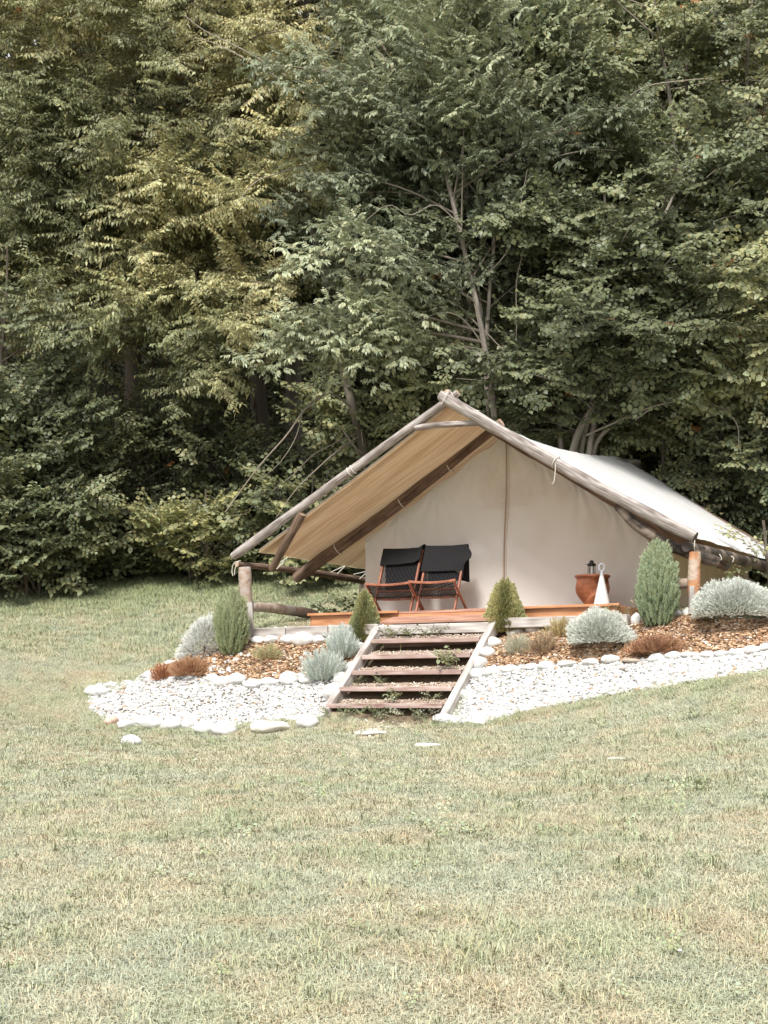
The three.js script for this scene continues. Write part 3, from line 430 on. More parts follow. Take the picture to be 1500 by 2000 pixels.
// a dark leaning trunk with bare branches above the left roof slope
{
  const d = 29.2, t = thing('leaning_tree', 'dark leaning trunk with bare arching branches above the left roof slope', 'tree', V(X(722, d), H(X(722, d), -d), -d)), L = p => p.sub(t.position);
  const col = c => ({ open: true, seg: 8, color: (q, a, p) => mix3(c, [0.3, 0.27, 0.22], smooth(0.58, 0.72, fbm(p.x * 9, p.y * 9, p.z * 9, 3)) * 0.7) });
  part('trunk', logGeo([V(0, -0.2, 0), L(D(712, 890, d)), L(D(690, 800, d)), L(D(665, 700, d + 0.1)), L(D(640, 560, d + 0.2)), L(D(600, 420, d + 0.6))], 0.10, 0.05, { ...col([0.075, 0.06, 0.045]), n: 26, seed: 4 })[0], BARKT, t);
  const br = (pts, r0, r1) => part('branch', logGeo(pts.map(a => L(D(...a))), r0, r1, { ...col([0.20, 0.165, 0.125]), seg: 6, n: 16, seed: 6, rough: 0.04 })[0], BARKT, t);
  br([[690, 800, 29.2], [645, 768, 28.7], [600, 795, 28.4], [560, 850, 28.1], [515, 900, 27.9], [480, 945, 27.8], [440, 1000, 27.7]], 0.022, 0.008);
  br([[705, 850, 29.2], [660, 880, 28.7], [620, 915, 28.5], [575, 960, 28.3], [540, 1010, 28.1]], 0.02, 0.006);
  br([[702, 845, 29.2], [655, 865, 28.9], [610, 890, 28.7], [575, 925, 28.5], [530, 960, 28.4]], 0.014, 0.005);
  br([[712, 888, 29.2], [695, 875, 29.0], [680, 855, 28.9], [668, 838, 28.8]], 0.025, 0.015);
  br([[714, 888, 29.2], [708, 862, 29.1], [706, 842, 29.0]], 0.016, 0.01);
  br([[590, 812, 28.4], [575, 860, 28.2], [545, 905, 28.1], [505, 940, 28.0]], 0.01, 0.004);
  br([[640, 560, 29.4], [690, 520, 29], [760, 500, 28.7], [830, 520, 28.5]], 0.02, 0.006);
}
// undergrowth on the slope beneath the trees
{
  const r = rng(71), l = [[], []];
  for (let i = 0; i < 14000; i++) {
    const d = 31 + 50 * Math.pow(r(), 1.4), x = (r() - 0.5) * (d * 0.455 + 8), z = -d, [u, w] = toUW(x, z);
    if (u > -4.6 && u < 4.6 && w < 7.6) continue;
    const s = 0.9 + 0.9 * r(), c = mix3([0.12, 0.14, 0.068], [0.22, 0.235, 0.115], r());
    l[i % 2].push({ m: frame(V(x, H(x, z) + 0.05 + 0.3 * r(), z), V(r() - 0.5, 0.3 * r(), r() - 0.3), V(r() - 0.5, 1, r() * 0.5), s), c: RGB(...c) });
  }
  const g = new THREE.Group(); g.name = 'undergrowth'; g.userData = { kind: 'stuff', label: 'dim leafy undergrowth covering the slope under the trees', category: 'undergrowth' }; scene.add(g);
  l.forEach((e, k) => instanced('leaves', SPRAY.round[k], FARLEAF, e, g, 'stuff'));
}

// ------------------------------------------------------------------ tent
const tent = thing('canvas_tent', 'cream canvas tent on a rustic log frame with an open tan lined porch', 'tent', F(0, 2.7, 0));
const TL = p => p.clone().sub(tent.position), fp = (u, v, w) => TL(F(u, v, w)), gp = (px, py, w) => TL(G(px, py, w).p);
const RIDGE = 5.80, K = 0.615, LEN = 6.55;
const linenTex = tex(512, 512, (x, y) => {
  const a = noise(x * 46, y * 3, 0, 61, 46, 3) * 0.4 + noise(x * 160, y * 9, 0, 62, 160, 9) * 0.35 + noise(x * 12, y * 2, 0, 63, 12, 2) * 0.35, sp = noise(x * 200, y * 90, 0, 64, 200, 90);
  return mix3(mix3([0.64, 0.44, 0.26], [0.88, 0.71, 0.49], clamp((a - 0.25) * 1.6, 0, 1)), [0.90, 0.76, 0.55], smooth(0.78, 0.95, sp) * 0.5);
});
const weaveBump = tex(256, 256, (x, y) => { const s = noise(x * 128, y * 128, 0, 65, 128, 128) * 0.5 + noise(x * 16, y * 5, 0, 66, 16, 5) * 0.5; return [s, s, s]; }, false);
const canvasWhite = new THREE.MeshPhysicalMaterial({ map: tex(256, 256, (x, y) => { const n = noise(x * 14, y * 10, 0, 67, 14, 10) * 0.5 + noise(x * 90, y * 90, 0, 68, 90, 90) * 0.5; return mix3([0.67, 0.665, 0.655], [0.72, 0.718, 0.71], n); }), roughness: 0.95, transmission: 0.3, thickness: 0, side: THREE.DoubleSide, specularIntensity: 0, bumpMap: weaveBump, bumpScale: 0.0008 });
const lining = new THREE.MeshPhysicalMaterial({ map: linenTex, roughness: 0.97, transmission: 0.5, thickness: 0, side: THREE.DoubleSide, specularIntensity: 0, bumpMap: weaveBump, bumpScale: 0.002 });
const sideCanvas = new THREE.MeshPhysicalMaterial({ map: tex(256, 256, (x, y) => mix3([0.60, 0.52, 0.36], [0.70, 0.63, 0.48], noise(x * 12, y * 6, 0, 69, 12, 6) * 0.6 + noise(x * 80, y * 70, 0, 70, 80, 70) * 0.4)), roughness: 0.95, transmission: 0.25, thickness: 0, side: THREE.DoubleSide });  // darker khaki: shade and light through the cloth are put into the colour
const ridgeV = w => RIDGE - 0.05 - 0.20 * Math.sin(Math.PI * clamp(w / 6.3, 0, 1)) + 0.09 * w / LEN;
function slope(sgn, off, hem) {                              // one roof slope, from the ridge (a = 0) to the hem (a = 1)
  return sheet(30, 64, (a, b) => {
    const w = lerp(0.07, LEN, b), tie = Math.abs(Math.sin(Math.PI * b * 7)), U = hem + 0.05 * (1 - tie), uu = a * U;
    let v = lerp(ridgeV(w), RIDGE - 0.03, smooth(0, 0.8, a)) - off - K * uu - 0.07 * Math.sin(Math.PI * a) * (0.4 + 0.6 * Math.sin(Math.PI * b));
    v += 0.022 * (fbm(uu * 1.4, w * 5, sgn, 90, 3) - 0.5) - 0.03 * tie * smooth(0.8, 1, a);
    return fp(sgn * uu, v, w);
  }, (a, b) => [b * LEN * 0.55, a * hem * 0.55]);
}
part('roof_canvas', slope(-1, 0, 2.96), canvasWhite, tent, 'left roof slope'); part('roof_canvas', slope(1, 0, 3.12), canvasWhite, tent, 'white sunlit right roof slope');
part('roof_lining', slope(-1, 0.03, 2.97), lining, tent, 'tan coarse woven lining under the left slope'); part('roof_lining', slope(1, 0.035, 3.0), lining, tent);
// gable wall
const WW = 1.64, UL = -2.17, UR = 2.12, WB = 2.98;
const ties = [-2.17, -1.62, -1.02, -0.42, 0.04, 0.55, 1.1, 1.62, 2.12];
function wallTop(u) {
  let top = RIDGE - 0.2 - 0.60 * Math.abs(u - 0.02) - 0.1, best = 9;
  for (const t of ties) best = Math.min(best, Math.abs(u - t));
  return top - 0.045 * smooth(0, 0.3, best) - 0.012 * noise(u * 6, 3) + 0.015;
}
const wallTex = tex(512, 512, (x, y) => {
  const n = noise(x * 7, y * 7, 0, 81, 7, 7) * 0.5 + noise(x * 22, y * 18, 0, 82, 22, 18) * 0.3 + noise(x * 80, y * 80, 0, 83, 80, 80) * 0.2;
  let c = mix3([0.80, 0.775, 0.725], [0.85, 0.832, 0.79], n);
  const st = (cx, cy, rx, ry, k) => { const q = Math.hypot((x - cx) / rx, (y - cy) / ry) + 0.9 * (fbm(x * 16, y * 16, 0, 84) - 0.5); c = mix3(c, [0.58, 0.46, 0.36], 0.6 * k * smooth(1, 0.35, q) * (0.35 + 0.65 * fbm(x * 60, y * 40, 0, 85, 3))); };
  st(0.475, 0.63, 0.07, 0.14, 0.6); st(0.57, 0.60, 0.08, 0.11, 0.5); st(0.52, 0.5, 0.05, 0.06, 0.4); st(0.50, 0.96, 0.02, 0.04, 0.8); st(0.82, 0.42, 0.05, 0.1, 0.35); st(0.72, 0.62, 0.09, 0.08, 0.3); st(0.88, 0.3, 0.03, 0.12, 0.3); st(0.64, 0.4, 0.04, 0.1, 0.25); st(0.9, 0.16, 0.04, 0.06, 0.25);
  return c;
});
const wallMat = new THREE.MeshPhysicalMaterial({ map: wallTex, roughness: 0.95, transmission: 0.25, thickness: 0, side: THREE.DoubleSide, specularIntensity: 0, bumpMap: weaveBump, bumpScale: 0.001 });
const gable = W => sheet(110, 60, (a, b) => {
  const u = lerp(UL, UR, a), top = wallTop(u), v = lerp(WB, top, b);
  let f = 0; for (const t of ties) { const dx = u - t, dy = wallTop(t) - v, rr = Math.hypot(dx, dy), an = Math.atan2(dx, dy); f += 0.03 * Math.cos(an * 15 + t * 5) * Math.exp(-rr * 2.3) * Math.exp(-an * an * 1.2) * smooth(0, 0.1, rr); }
  f += 0.05 * (fbm(u * 1.1, v * 0.7, 0, 91, 3) - 0.5) + 0.006 * Math.sin(u * 9 + 2 * fbm(u, v, 0, 92)) * smooth(4.2, 3, v);
  return fp(u, v, W + f);
}, (a, b) => [a, (lerp(WB, wallTop(lerp(UL, UR, a)), b) - WB) / (RIDGE - WB)]);
const gw = part('gable_wall', gable(WW), wallMat, tent, 'cream front wall stained near the top');
{ const pts = []; for (let i = 0; i <= 10; i++) { const t = i / 10; pts.push(fp(0.03 + 0.012 * Math.sin(t * 7) + 0.03 * (1 - t), lerp(5.42, WB + 0.02, t), WW - 0.03)); }
  part('seam', cord(pts, 0.009, 30), std({ color: RGB(0.42, 0.31, 0.22), roughness: 1 }), gw); const q = pts.map(p => p.clone().add(V(0.03, 0, 0))); part('seam', cord(q, 0.006, 30), std({ color: RGB(0.72, 0.68, 0.63) }), gw); }
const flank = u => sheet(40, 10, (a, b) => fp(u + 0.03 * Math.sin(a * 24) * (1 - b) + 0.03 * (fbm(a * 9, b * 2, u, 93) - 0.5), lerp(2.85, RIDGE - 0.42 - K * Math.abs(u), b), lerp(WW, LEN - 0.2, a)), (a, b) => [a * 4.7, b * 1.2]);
part('side_wall', flank(UR), sideCanvas, tent, 'khaki right side wall with shade in its canvas colour'); part('side_wall', flank(UL), sideCanvas, tent); part('rear_wall', gable(LEN - 0.15), sideCanvas, tent);
// log frame
log('rafter', [gp(895, 767, 0.07), gp(700, 909, 0.05), gp(455, 1087, 0.03)], 0.052, 0.064, M.greyLog, tent, { seed: 11, label: 'front left grey rafter' });
log('rafter', [gp(860, 772, -0.10), gp(1010, 860, -0.10), gp(1180, 958, -0.09), gp(1358, 1050, -0.08)], 0.072, 0.078, M.greyLog, tent, { seed: 12, end: M.darkEnd, label: 'front right grey rafter with a split dark end' });
log('rafter', [fp(0.1, RIDGE - 0.16, 1.38), gp(770, 990, 1.38), gp(577, 1130, 1.38)], 0.07, 0.088, M.brownLog, tent, { seed: 13, label: 'dark brown inner left rafter' });
log('rafter', [fp(-0.1, RIDGE - 0.20, 1.44), gp(1200, 975, 1.44), gp(1423, 1106, 1.44)], 0.09, 0.095, M.brownLog, tent, { seed: 14, end: M.darkEnd, label: 'inner right rafter' });
log('rafter', [fp(0, RIDGE - 0.08, 6.4), fp(3.3, 3.62, 6.4)], 0.08, 0.09, M.brownLog, tent, { seed: 15 }); log('rafter', [fp(0, RIDGE - 0.08, 6.45), fp(-3.3, 3.62, 6.45)], 0.08, 0.09, M.brownLog, tent, { seed: 16 });
log('ridge_pole', [gp(872, 766, 0.0), fp(0, ridgeV(0.8) - 0.1, 0.8), fp(0, ridgeV(3) - 0.11, 3), fp(0, ridgeV(5.2) - 0.1, 5.2), gp(1246, 904, 6.85)], 0.05, 0.062, M.greyLog, tent, { seed: 17, rough: 0.03 });
log('collar_pole', [gp(812, 836, 0.0), gp(855, 830, -0.02), gp(945, 826, -0.02)], 0.045, 0.036, M.greyLog, tent, { seed: 18, label: 'short pale pole tied between the front rafters' });
log('brace', [gp(590, 1003, 0.06), gp(570, 1040, 0.1), gp(548, 1080, 0.2), gp(530, 1112, 0.3)], 0.07, 0.05, M.brownLog, tent, { seed: 19, label: 'dark crooked brace under the left rafter' });
log('brace', [gp(1205, 984, -0.02), gp(1240, 1022, 0.0), gp(1300, 1062, 0.06), gp(1345, 1080, 0.14), gp(1402, 1098, 0.35)], 0.06, 0.075, M.barkLog, tent, { seed: 20, n: 30, rough: 0.1, end: M.darkEnd, label: 'bark covered curved brace under the right rafter' });
log('rail', [gp(462, 1102, -0.03), fp(-3.22, 3.75, 1.8), fp(-3.22, 3.74, 3.8)], 0.042, 0.06, M.brownLog, tent, { seed: 21, label: 'brown left eave rail running back from the front post' });
log('rail', [gp(1340, 1068, -0.02), fp(3.27, 3.66, 2), fp(3.27, 3.66, 6.2)], 0.07, 0.075, M.barkLog, tent, { seed: 22, end: M.darkEnd, label: 'dark right eave rail' });
log('post', [gp(478, 1108, 0), gp(481, 1160, 0), gp(484, 1200, 0)], 0.092, 0.085, M.peelPost, tent, { seed: 23, rough: 0.1, label: 'front left post with peeling bark' });
part('post_foot', beamGeo(gp(486, 1178, -0.06), gp(489, 1246, -0.06), 0.1, 0.1, V(0, 0, 1)), M.weathered, tent);
log('post', [gp(1357, 1078, 0), gp(1356, 1120, 0), gp(1355, 1163, 0)], 0.075, 0.085, M.redPost, tent, { seed: 24, rough: 0.1, label: 'front right post of reddish wood' });
part('post_foot', beamGeo(gp(1351, 1145, -0.07), gp(1350, 1200, -0.07), 0.06, 0.06, V(0, 0, 1)), M.weathered, tent);
log('post', [fp(-3.22, 3.7, 3.5), fp(-3.22, 2.95, 3.5)], 0.07, 0.075, M.peelPost, tent, { seed: 25 }); log('post', [fp(3.27, 3.6, 6), fp(3.27, 2.9, 6)], 0.08, 0.08, M.redPost, tent, { seed: 26 });
log('ground_rail', [fp(-3.13, 3.13, 0.06), fp(-3.1, 3.14, 0.9), fp(-3.06, 3.11, 1.72)], 0.066, 0.08, M.peelPost, tent, { seed: 27, label: 'pale log lying between left post and deck' });
log('ground_rail', [fp(2.86, 3.2, 0.02), fp(3.2, 3.23, 0.02)], 0.06, 0.065, M.peelPost, tent, { seed: 28 });
// cords
function ring(px, py, w, r, axis) { const c = gp(px, py, w), a = axis.clone().normalize(), s = V(0.2, 1, 0.3).cross(a).normalize(), n = a.clone().cross(s), pts = []; for (let i = 0; i <= 16; i++) pts.push(c.clone().addScaledVector(s, r * Math.cos(i / 16 * 6.283)).addScaledVector(n, r * Math.sin(i / 16 * 6.283))); part('cord', cord(pts, 0.007, 32), M.rope, tent); }
const axL = gp(455, 1087, 0.03).sub(gp(895, 767, 0.07)), axR = gp(1358, 1053, -0.08).sub(gp(860, 772, -0.1)), axI = gp(577, 1130, 1.38).sub(gp(965, 850, 1.38));
ring(683, 922, 0.05, 0.064, axL); ring(690, 917, 0.05, 0.064, axL.clone().add(V(0.4, 0, 0.2))); ring(1086, 903, -0.1, 0.08, axR); ring(660, 1072, 1.38, 0.088, axI); ring(880, 915, 1.38, 0.08, axI); ring(785, 982, 1.38, 0.083, axI);
for (const pts of [[[862, 790, -0.2], [872, 770, -0.2], [878, 762, -0.1], [886, 775, -0.1], [905, 790, -0.05], [935, 803, 0]], [[1085, 905, -0.2], [1084, 925, -0.2], [1081, 943, -0.2], [1078, 945, -0.2]], [[470, 1095, -0.1], [457, 1100, -0.1], [453, 1115, -0.1], [455, 1125, -0.1]], [[466, 1096, -0.1], [459, 1112, -0.1], [458, 1123, -0.1]], [[563, 1088, 0.9], [545, 1100, 0.8]], [[560, 1090, 0.9], [540, 1112, 0.75]], [[676, 1104, 2.7], [645, 1118, 2.5]], [[676, 1104, 2.7], [648, 1131, 2.5]], [[640, 1117, 2.4], [642, 1122, 2.4], [644, 1131, 2.4]], [[716, 1116, 3.3], [690, 1122, 3.1]], [[716, 1118, 3.3], [702, 1131, 3.2]], [[1405, 1082, 0.7], [1409, 1090, 0.7], [1408, 1094, 0.7]], [[1428, 1086, 1.2], [1433, 1090, 1.2], [1431, 1098, 1.2]], [[1357, 1055, -0.2], [1356, 1068, -0.2], [1358, 1080, -0.12]]])
  part('cord', cord(pts.map(a => gp(...a)), 0.006, 14), M.rope, tent);

// ------------------------------------------------------------------ deck with its sloping entry, timbers and stairs
const deck = thing('wooden_deck', 'red brown wooden deck carrying the tent with a sloping plank entry', 'deck', F(0, 2.7, 0));
const dp = (u, v, w) => F(u, v, w).sub(deck.position);
for (let i = 0; i < 11; i++) { const w = 0.40 + i * 0.13; part('plank', beamGeo(dp(-2.33, 3.0, w), dp(2.16, 3.0, w), 0.124, 0.03, V(0, 1, 0), 0.004), M.redWood, deck); }
part('floor_slab', beamGeo(dp(-2.3, 2.99, 4.2), dp(2.12, 2.99, 4.2), 5.0, 0.04), M.redWood, deck);
part('edge_board', beamGeo(dp(-2.36, 3.012, 0.325), dp(-0.95, 3.012, 0.325), 0.06, 0.035), M.orangeWood, deck); part('edge_board', beamGeo(dp(0.62, 3.012, 0.325), dp(2.19, 3.012, 0.325), 0.06, 0.035), M.orangeWood, deck);
part('fascia', beamGeo(dp(-2.32, 2.88, 0.36), dp(2.14, 2.88, 0.36), 0.03, 0.22), M.orangeWood, deck); part('fascia', beamGeo(dp(2.15, 2.9, 0.36), dp(2.15, 2.9, 6.6), 0.03, 0.2), M.orangeWood, deck); part('fascia', beamGeo(dp(-2.33, 2.9, 0.36), dp(-2.33, 2.9, 6.6), 0.03, 0.2), M.orangeWood, deck);
for (let i = 0; i < 6; i++) {                                // entry planks, falling towards the stairs
  const t = (i + 0.5) / 6, w = lerp(-0.06, 0.86, t), v = lerp(2.845, 3.045, t);
  const n = V(-SU * 0.2, 0.92, CU * 0.2); part('entry_plank', beamGeo(dp(-1.03 + 0.0 * t, v, w), dp(0.62, v, w), 0.148, 0.035, n, 0.004), M.redWood, deck);
}
function timber(label, u0, u1, v, w, h) { const p = F((u0 + u1) / 2, v, w), t = thing('retaining_timber', label, 'timber', p); part('timber', beamGeo(F(u0, v, w).sub(p), F(u1, v, w).sub(p), 0.13, h, V(0, 1, 0), 0.012), M.weathered, t); return t; }
timber('grey timber beam nearest the front left post at the edge of the bed', -3.16, -2.5, 2.755, 0, 0.14);
timber('grey timber beam in the middle of the edge left of the stairs', -2.49, -1.83, 2.76, 0, 0.145);
timber('grey timber beam ending behind the small conical spruce left of the stairs', -1.82, -1.06, 2.765, 0, 0.14);
timber('weathered beam across the head of the stairs under the deck planks', -1.04, 0.60, 2.75, -0.02, 0.13);
timber('grey timber beam right of the stairs behind the spruce and silver shrub', 0.64, 2.42, 2.80, 0.02, 0.13);
const stairs = thing('staircase', 'open wooden garden stairs with five plank treads up to the deck', 'stairs', F(-0.24, 1.7, -0.7)), sp = (u, v, w) => F(u, v, w).sub(stairs.position);
const stUp = V(-SU * 0.62, 0.78, CU * 0.62).normalize();
part('stringer', [beamGeo(sp(-1.06, 1.55, -1.52), sp(-1.06, 2.75, -0.02), 0.095, 0.16, stUp, 0.015)], M.stringer, stairs, 'pale bleached left stringer'); part('stringer', [beamGeo(sp(0.62, 1.55, -1.52), sp(0.62, 2.78, 0.0), 0.095, 0.16, stUp, 0.015)], M.stringer, stairs, 'pale bleached right stringer');
const treadV = k => 2.83 - 0.213 * k, treadW = k => -0.27 * k;
{
  const r = rng(88), peb = [];
  for (let k = 1; k <= 5; k++) {
    const v = treadV(k), w = treadW(k), a = (r() - 0.5) * 0.012;
    part('tread', beamGeo(sp(-1.0 - (k > 3 ? 0.03 * (k - 3) : 0), v - 0.03 + a, w - 0.02), sp(0.555, v - 0.03 - a, w - 0.02), 0.12, 0.06, V(0, 1, 0), 0.008), M.tread, stairs);
    const g = sheet(40, 8, (x, y) => sp(lerp(-0.99, 0.55, x), lerp(v - 0.05, v + 0.05, y) + 0.03 * (fbm(x * 12, y * 3, k, 95) - 0.5) , lerp(w - 0.03, w + 0.235, y)), (x, y) => [x * 2, y * 0.4]);
    const col = []; for (let i = 0; i < g.attributes.position.count; i++) { const n = fbm(i * 0.37, k * 3.1, 0, 96); col.push(...mix3([0.22, 0.155, 0.11], [0.40, 0.32, 0.25], n)); } g.setAttribute('color', new THREE.Float32BufferAttribute(col, 3));
    part('soil_fill', g, M.soil, stairs);
    for (let i = 0; i < 420; i++) { const x = r(), y = r() * 0.9; const s = 0.006 + 0.012 * r() * r(); peb.push({ m: new THREE.Matrix4().compose(sp(lerp(-0.98, 0.54, x), lerp(v - 0.045, v + 0.05, y) + 0.014, lerp(w - 0.03, w + 0.235, y)), new THREE.Quaternion().setFromEuler(new THREE.Euler(r() * 3, r() * 6, r() * 3)), V(s, s * 0.7, s * 1.1)), c: RGB(...mix3([0.30, 0.19, 0.11], [0.66, 0.60, 0.54], r())) }); }
  }
  part('riser', beamGeo(sp(-1.0, 2.3, 0.0), sp(0.55, 2.3, 0.0), 0.02, 0.7), M.tread, stairs);
  instanced('gravel', new THREE.IcosahedronGeometry(1, 0), std({ color: RGB(1, 1, 1) }), peb, stairs, 'stuff');
}

// ------------------------------------------------------------------ stones
function stoneGeo(seed, tint = [0.58, 0.575, 0.56]) {
  const g = new THREE.IcosahedronGeometry(1, 4), p = g.attributes.position, col = [], v = V(0, 0, 0), r = rng(seed), ax = 0.85 + 0.3 * r(), e = [r() * 9, r() * 9, r() * 9];
  const cuts = []; for (let i = 0; i < 5; i++) cuts.push([V(r() - 0.5, r() - 0.3, r() - 0.5).normalize(), 0.74 + 0.2 * r()]);
  for (let i = 0; i < p.count; i++) {
    v.fromBufferAttribute(p, i).normalize(); let m = 1; for (const [n, k] of cuts) { const q = v.dot(n); if (q > k) m = Math.min(m, lerp(1, k / q, 0.8)); }
    const f = fbm(v.x * 1.3 + e[0], v.y * 1.3 + e[1], v.z * 1.3 + e[2], 5, 4); m *= 0.82 + 0.36 * f; p.setXYZ(i, v.x * m * ax, v.y * m, v.z * m);
    const s = smooth(0.5, 0.75, fbm(v.x * 3 + e[0], v.y * 3, v.z * 3 + e[2], 7, 4)); col.push(...mix3(tint, [tint[0] * 0.72, tint[1] * 0.68, tint[2] * 0.62], s));
  }
  g.setAttribute('color', new THREE.Float32BufferAttribute(col, 3)); g.computeVertexNormals();
  // shared corners get shared normals
  const key = {}, nn = g.attributes.normal; for (let i = 0; i < p.count; i++) { const k = `${p.getX(i).toFixed(4)},${p.getY(i).toFixed(4)},${p.getZ(i).toFixed(4)}`; (key[k] ??= []).push(i); }
  for (const k in key) { const s = V(0, 0, 0); for (const i of key[k]) s.add(v.fromBufferAttribute(nn, i)); s.normalize(); for (const i of key[k]) nn.setXYZ(i, s.x, s.y, s.z); }
  return g;
}
const STONES = [0, 1, 2, 3, 4, 5, 6].map(i => stoneGeo(200 + i)), PINK = stoneGeo(220, [0.60, 0.42, 0.34]), TAN = stoneGeo(221, [0.60, 0.56, 0.50]), BROWNS = stoneGeo(222, [0.44, 0.36, 0.29]);
let stoneN = 0;
function stone(px, py, wpx, hpx, label, group, geo) {       // centre of the stone in the picture and its size there
  const p = onGround(px, py + hpx * 0.42), d = -p.z, sx = wpx / FOCAL * d / 2 * 1.2, sy = hpx / FOCAL * d / 2 * 1.3, k = stoneN++;
  const m = new THREE.Mesh(geo ?? STONES[k % STONES.length], M.stone); m.name = numbered('stone'); m.castShadow = m.receiveShadow = true;
  m.position.set(p.x, p.y + sy * 0.62, p.z - sx * 0.3); m.scale.set(sx, sy, sx * (0.75 + 0.3 * hash(k, 2, 3))); m.rotation.y = (hash(k, 5, 1) - 0.5) * 0.5;
  m.userData = { label, category: 'stone' }; if (group) m.userData.group = group; scene.add(m);
}
const ORD = ['first', 'second', 'third', 'fourth', 'fifth', 'sixth', 'seventh', 'eighth', 'ninth', 'tenth', 'eleventh', 'twelfth', 'thirteenth', 'fourteenth', 'fifteenth', 'sixteenth', 'seventeenth'];
const row = (list, where, group) => list.forEach((a, i) => stone(a[0], a[1], a[2], a[3], `${ORD[i]} white stone from left ${where}`, group, a[4]));
row([[503, 1251, 27, 14], [530, 1250, 29, 15], [561, 1249, 30, 17], [593, 1249, 36, 26], [624, 1249, 26, 17], [653, 1248, 33, 21], [677, 1247, 17, 22]], 'in the row under the left timber beam', 'stones under the left timber');
row([[291, 1319, 22, 14], [334, 1295, 24, 10], [414, 1325, 26, 16], [436, 1332, 30, 20], [461, 1328, 34, 22], [494, 1336, 40, 17], [528, 1332, 34, 17], [564, 1327, 36, 25], [606, 1329, 43, 15]], 'between mulch and pebbles left of the stairs', 'stones between left mulch and pebbles');
row([[650, 1352, 42, 32], [668, 1326, 26, 24], [686, 1305, 24, 20], [702, 1266, 22, 20]], 'climbing beside the left stair stringer', 'stones beside the left stringer');
stone(190, 1350, 40, 22, 'broad white stone at the far left tip of the pebble bed', 'stones round the left pebble bed');
stone(218, 1409, 28, 18, 'pinkish brown stone at the lower left corner of the pebble bed', 'stones round the left pebble bed', PINK);
row([[246, 1416, 32, 18], [273, 1409, 26, 16], [299, 1412, 40, 24], [334, 1416, 34, 24], [370, 1413, 32, 22], [400, 1423, 36, 24], [437, 1425, 46, 26]], 'along the lower edge of the left pebbles', 'stones round the left pebble bed');
stone(525, 1420, 66, 24, 'long flat grey slab lying at the lower edge of the left bed', 'stones round the left pebble bed', TAN);
stone(600, 1411, 44, 24, 'rounded white stone between the flat slab and the stairs', 'stones round the left pebble bed');
stone(257, 1448, 32, 22, 'lone white stone lying in the lawn below the left bed');
row([[1008, 1234, 30, 17], [1044, 1228, 34, 17], [1085, 1223, 38, 17], [1140, 1218, 34, 18], [1213, 1214, 36, 18]], 'in the row under the right timber beam', 'stones under the right timber');
stone(1242, 1211, 20, 24, 'upright white stone between the silver shrub and the juniper');
row([[1322, 1199, 16, 14], [1333, 1180, 26, 22], [1343, 1196, 18, 16], [1360, 1192, 24, 15]], 'heaped at the foot of the right post', 'stones at the right post');
row([[931, 1317, 26, 20], [939, 1297, 28, 24], [949, 1275, 38, 20], [957, 1256, 40, 24], [960, 1313, 30, 17]], 'climbing beside the right stair stringer', 'stones beside the right stringer');
row([[997, 1307, 34, 15], [1037, 1304, 22, 10], [1068, 1301, 32, 17], [1110, 1297, 38, 12], [1153, 1293, 36, 13], [1195, 1288, 32, 16], [1284, 1286, 29, 17], [1317, 1280, 33, 14], [1350, 1279, 32, 12], [1383, 1279, 30, 13], [1411, 1278, 28, 13], [1441, 1275, 30, 15], [1470, 1270, 28, 16], [1498, 1265, 26, 15]], 'between mulch and pebbles right of the stairs', 'stones between right mulch and pebbles');
stone(1239, 1290, 46, 10, 'flat brown stone lying in the row of white stones at the right', 'stones between right mulch and pebbles', BROWNS);
stone(870, 1404, 40, 20, 'white stone at the foot of the right stringer', 'stones below the right pebbles'); stone(939, 1411, 28, 12, 'low white stone in the grass below the right pebbles', 'stones below the right pebbles'); stone(901, 1356, 22, 18, 'blocky white stone against the right stringer', 'stones below the right pebbles');
stone(835, 1456, 44, 9, 'flat pale stone sunk in the lawn below the stairs', null, TAN); stone(1212, 1482, 40, 5, 'sunken pale stone in the lawn at the lower right'); stone(722, 1432, 52, 10, 'pale worn slab in the bare soil before the stairs', null, TAN);

// ------------------------------------------------------------------ pebbles and bark mulch
function scatter(pg, n, seed, fn) {
  const r = rng(seed), xs = pg.map(p => p[0]), zs = pg.map(p => p[1]), x0 = Math.min(...xs), x1 = Math.max(...xs), z0 = Math.min(...zs), z1 = Math.max(...zs);
  for (let i = 0; i < n; i++) { const x = lerp(x0, x1, r()), z = lerp(z0, z1, r()), [u, w] = toUW(x, z); if (inside(pg, x, z) && !inStairs(u, w)) fn(x, z, r); }
}
const PEB = [stoneLow(1), stoneLow(2), stoneLow(3)];
function stoneLow(s) { const g = new THREE.IcosahedronGeometry(1, 1), p = g.attributes.position, v = V(0, 0, 0); for (let i = 0; i < p.count; i++) { v.fromBufferAttribute(p, i); const m = 0.75 + 0.5 * fbm(v.x * 1.1 + s * 7, v.y * 1.1, v.z * 1.1, s, 2); p.setXYZ(i, v.x * m, v.y * m * 0.72, v.z * m); } g.computeVertexNormals(); return g; }
const pebMat = std({ color: RGB(1, 1, 1), roughness: 0.9 });
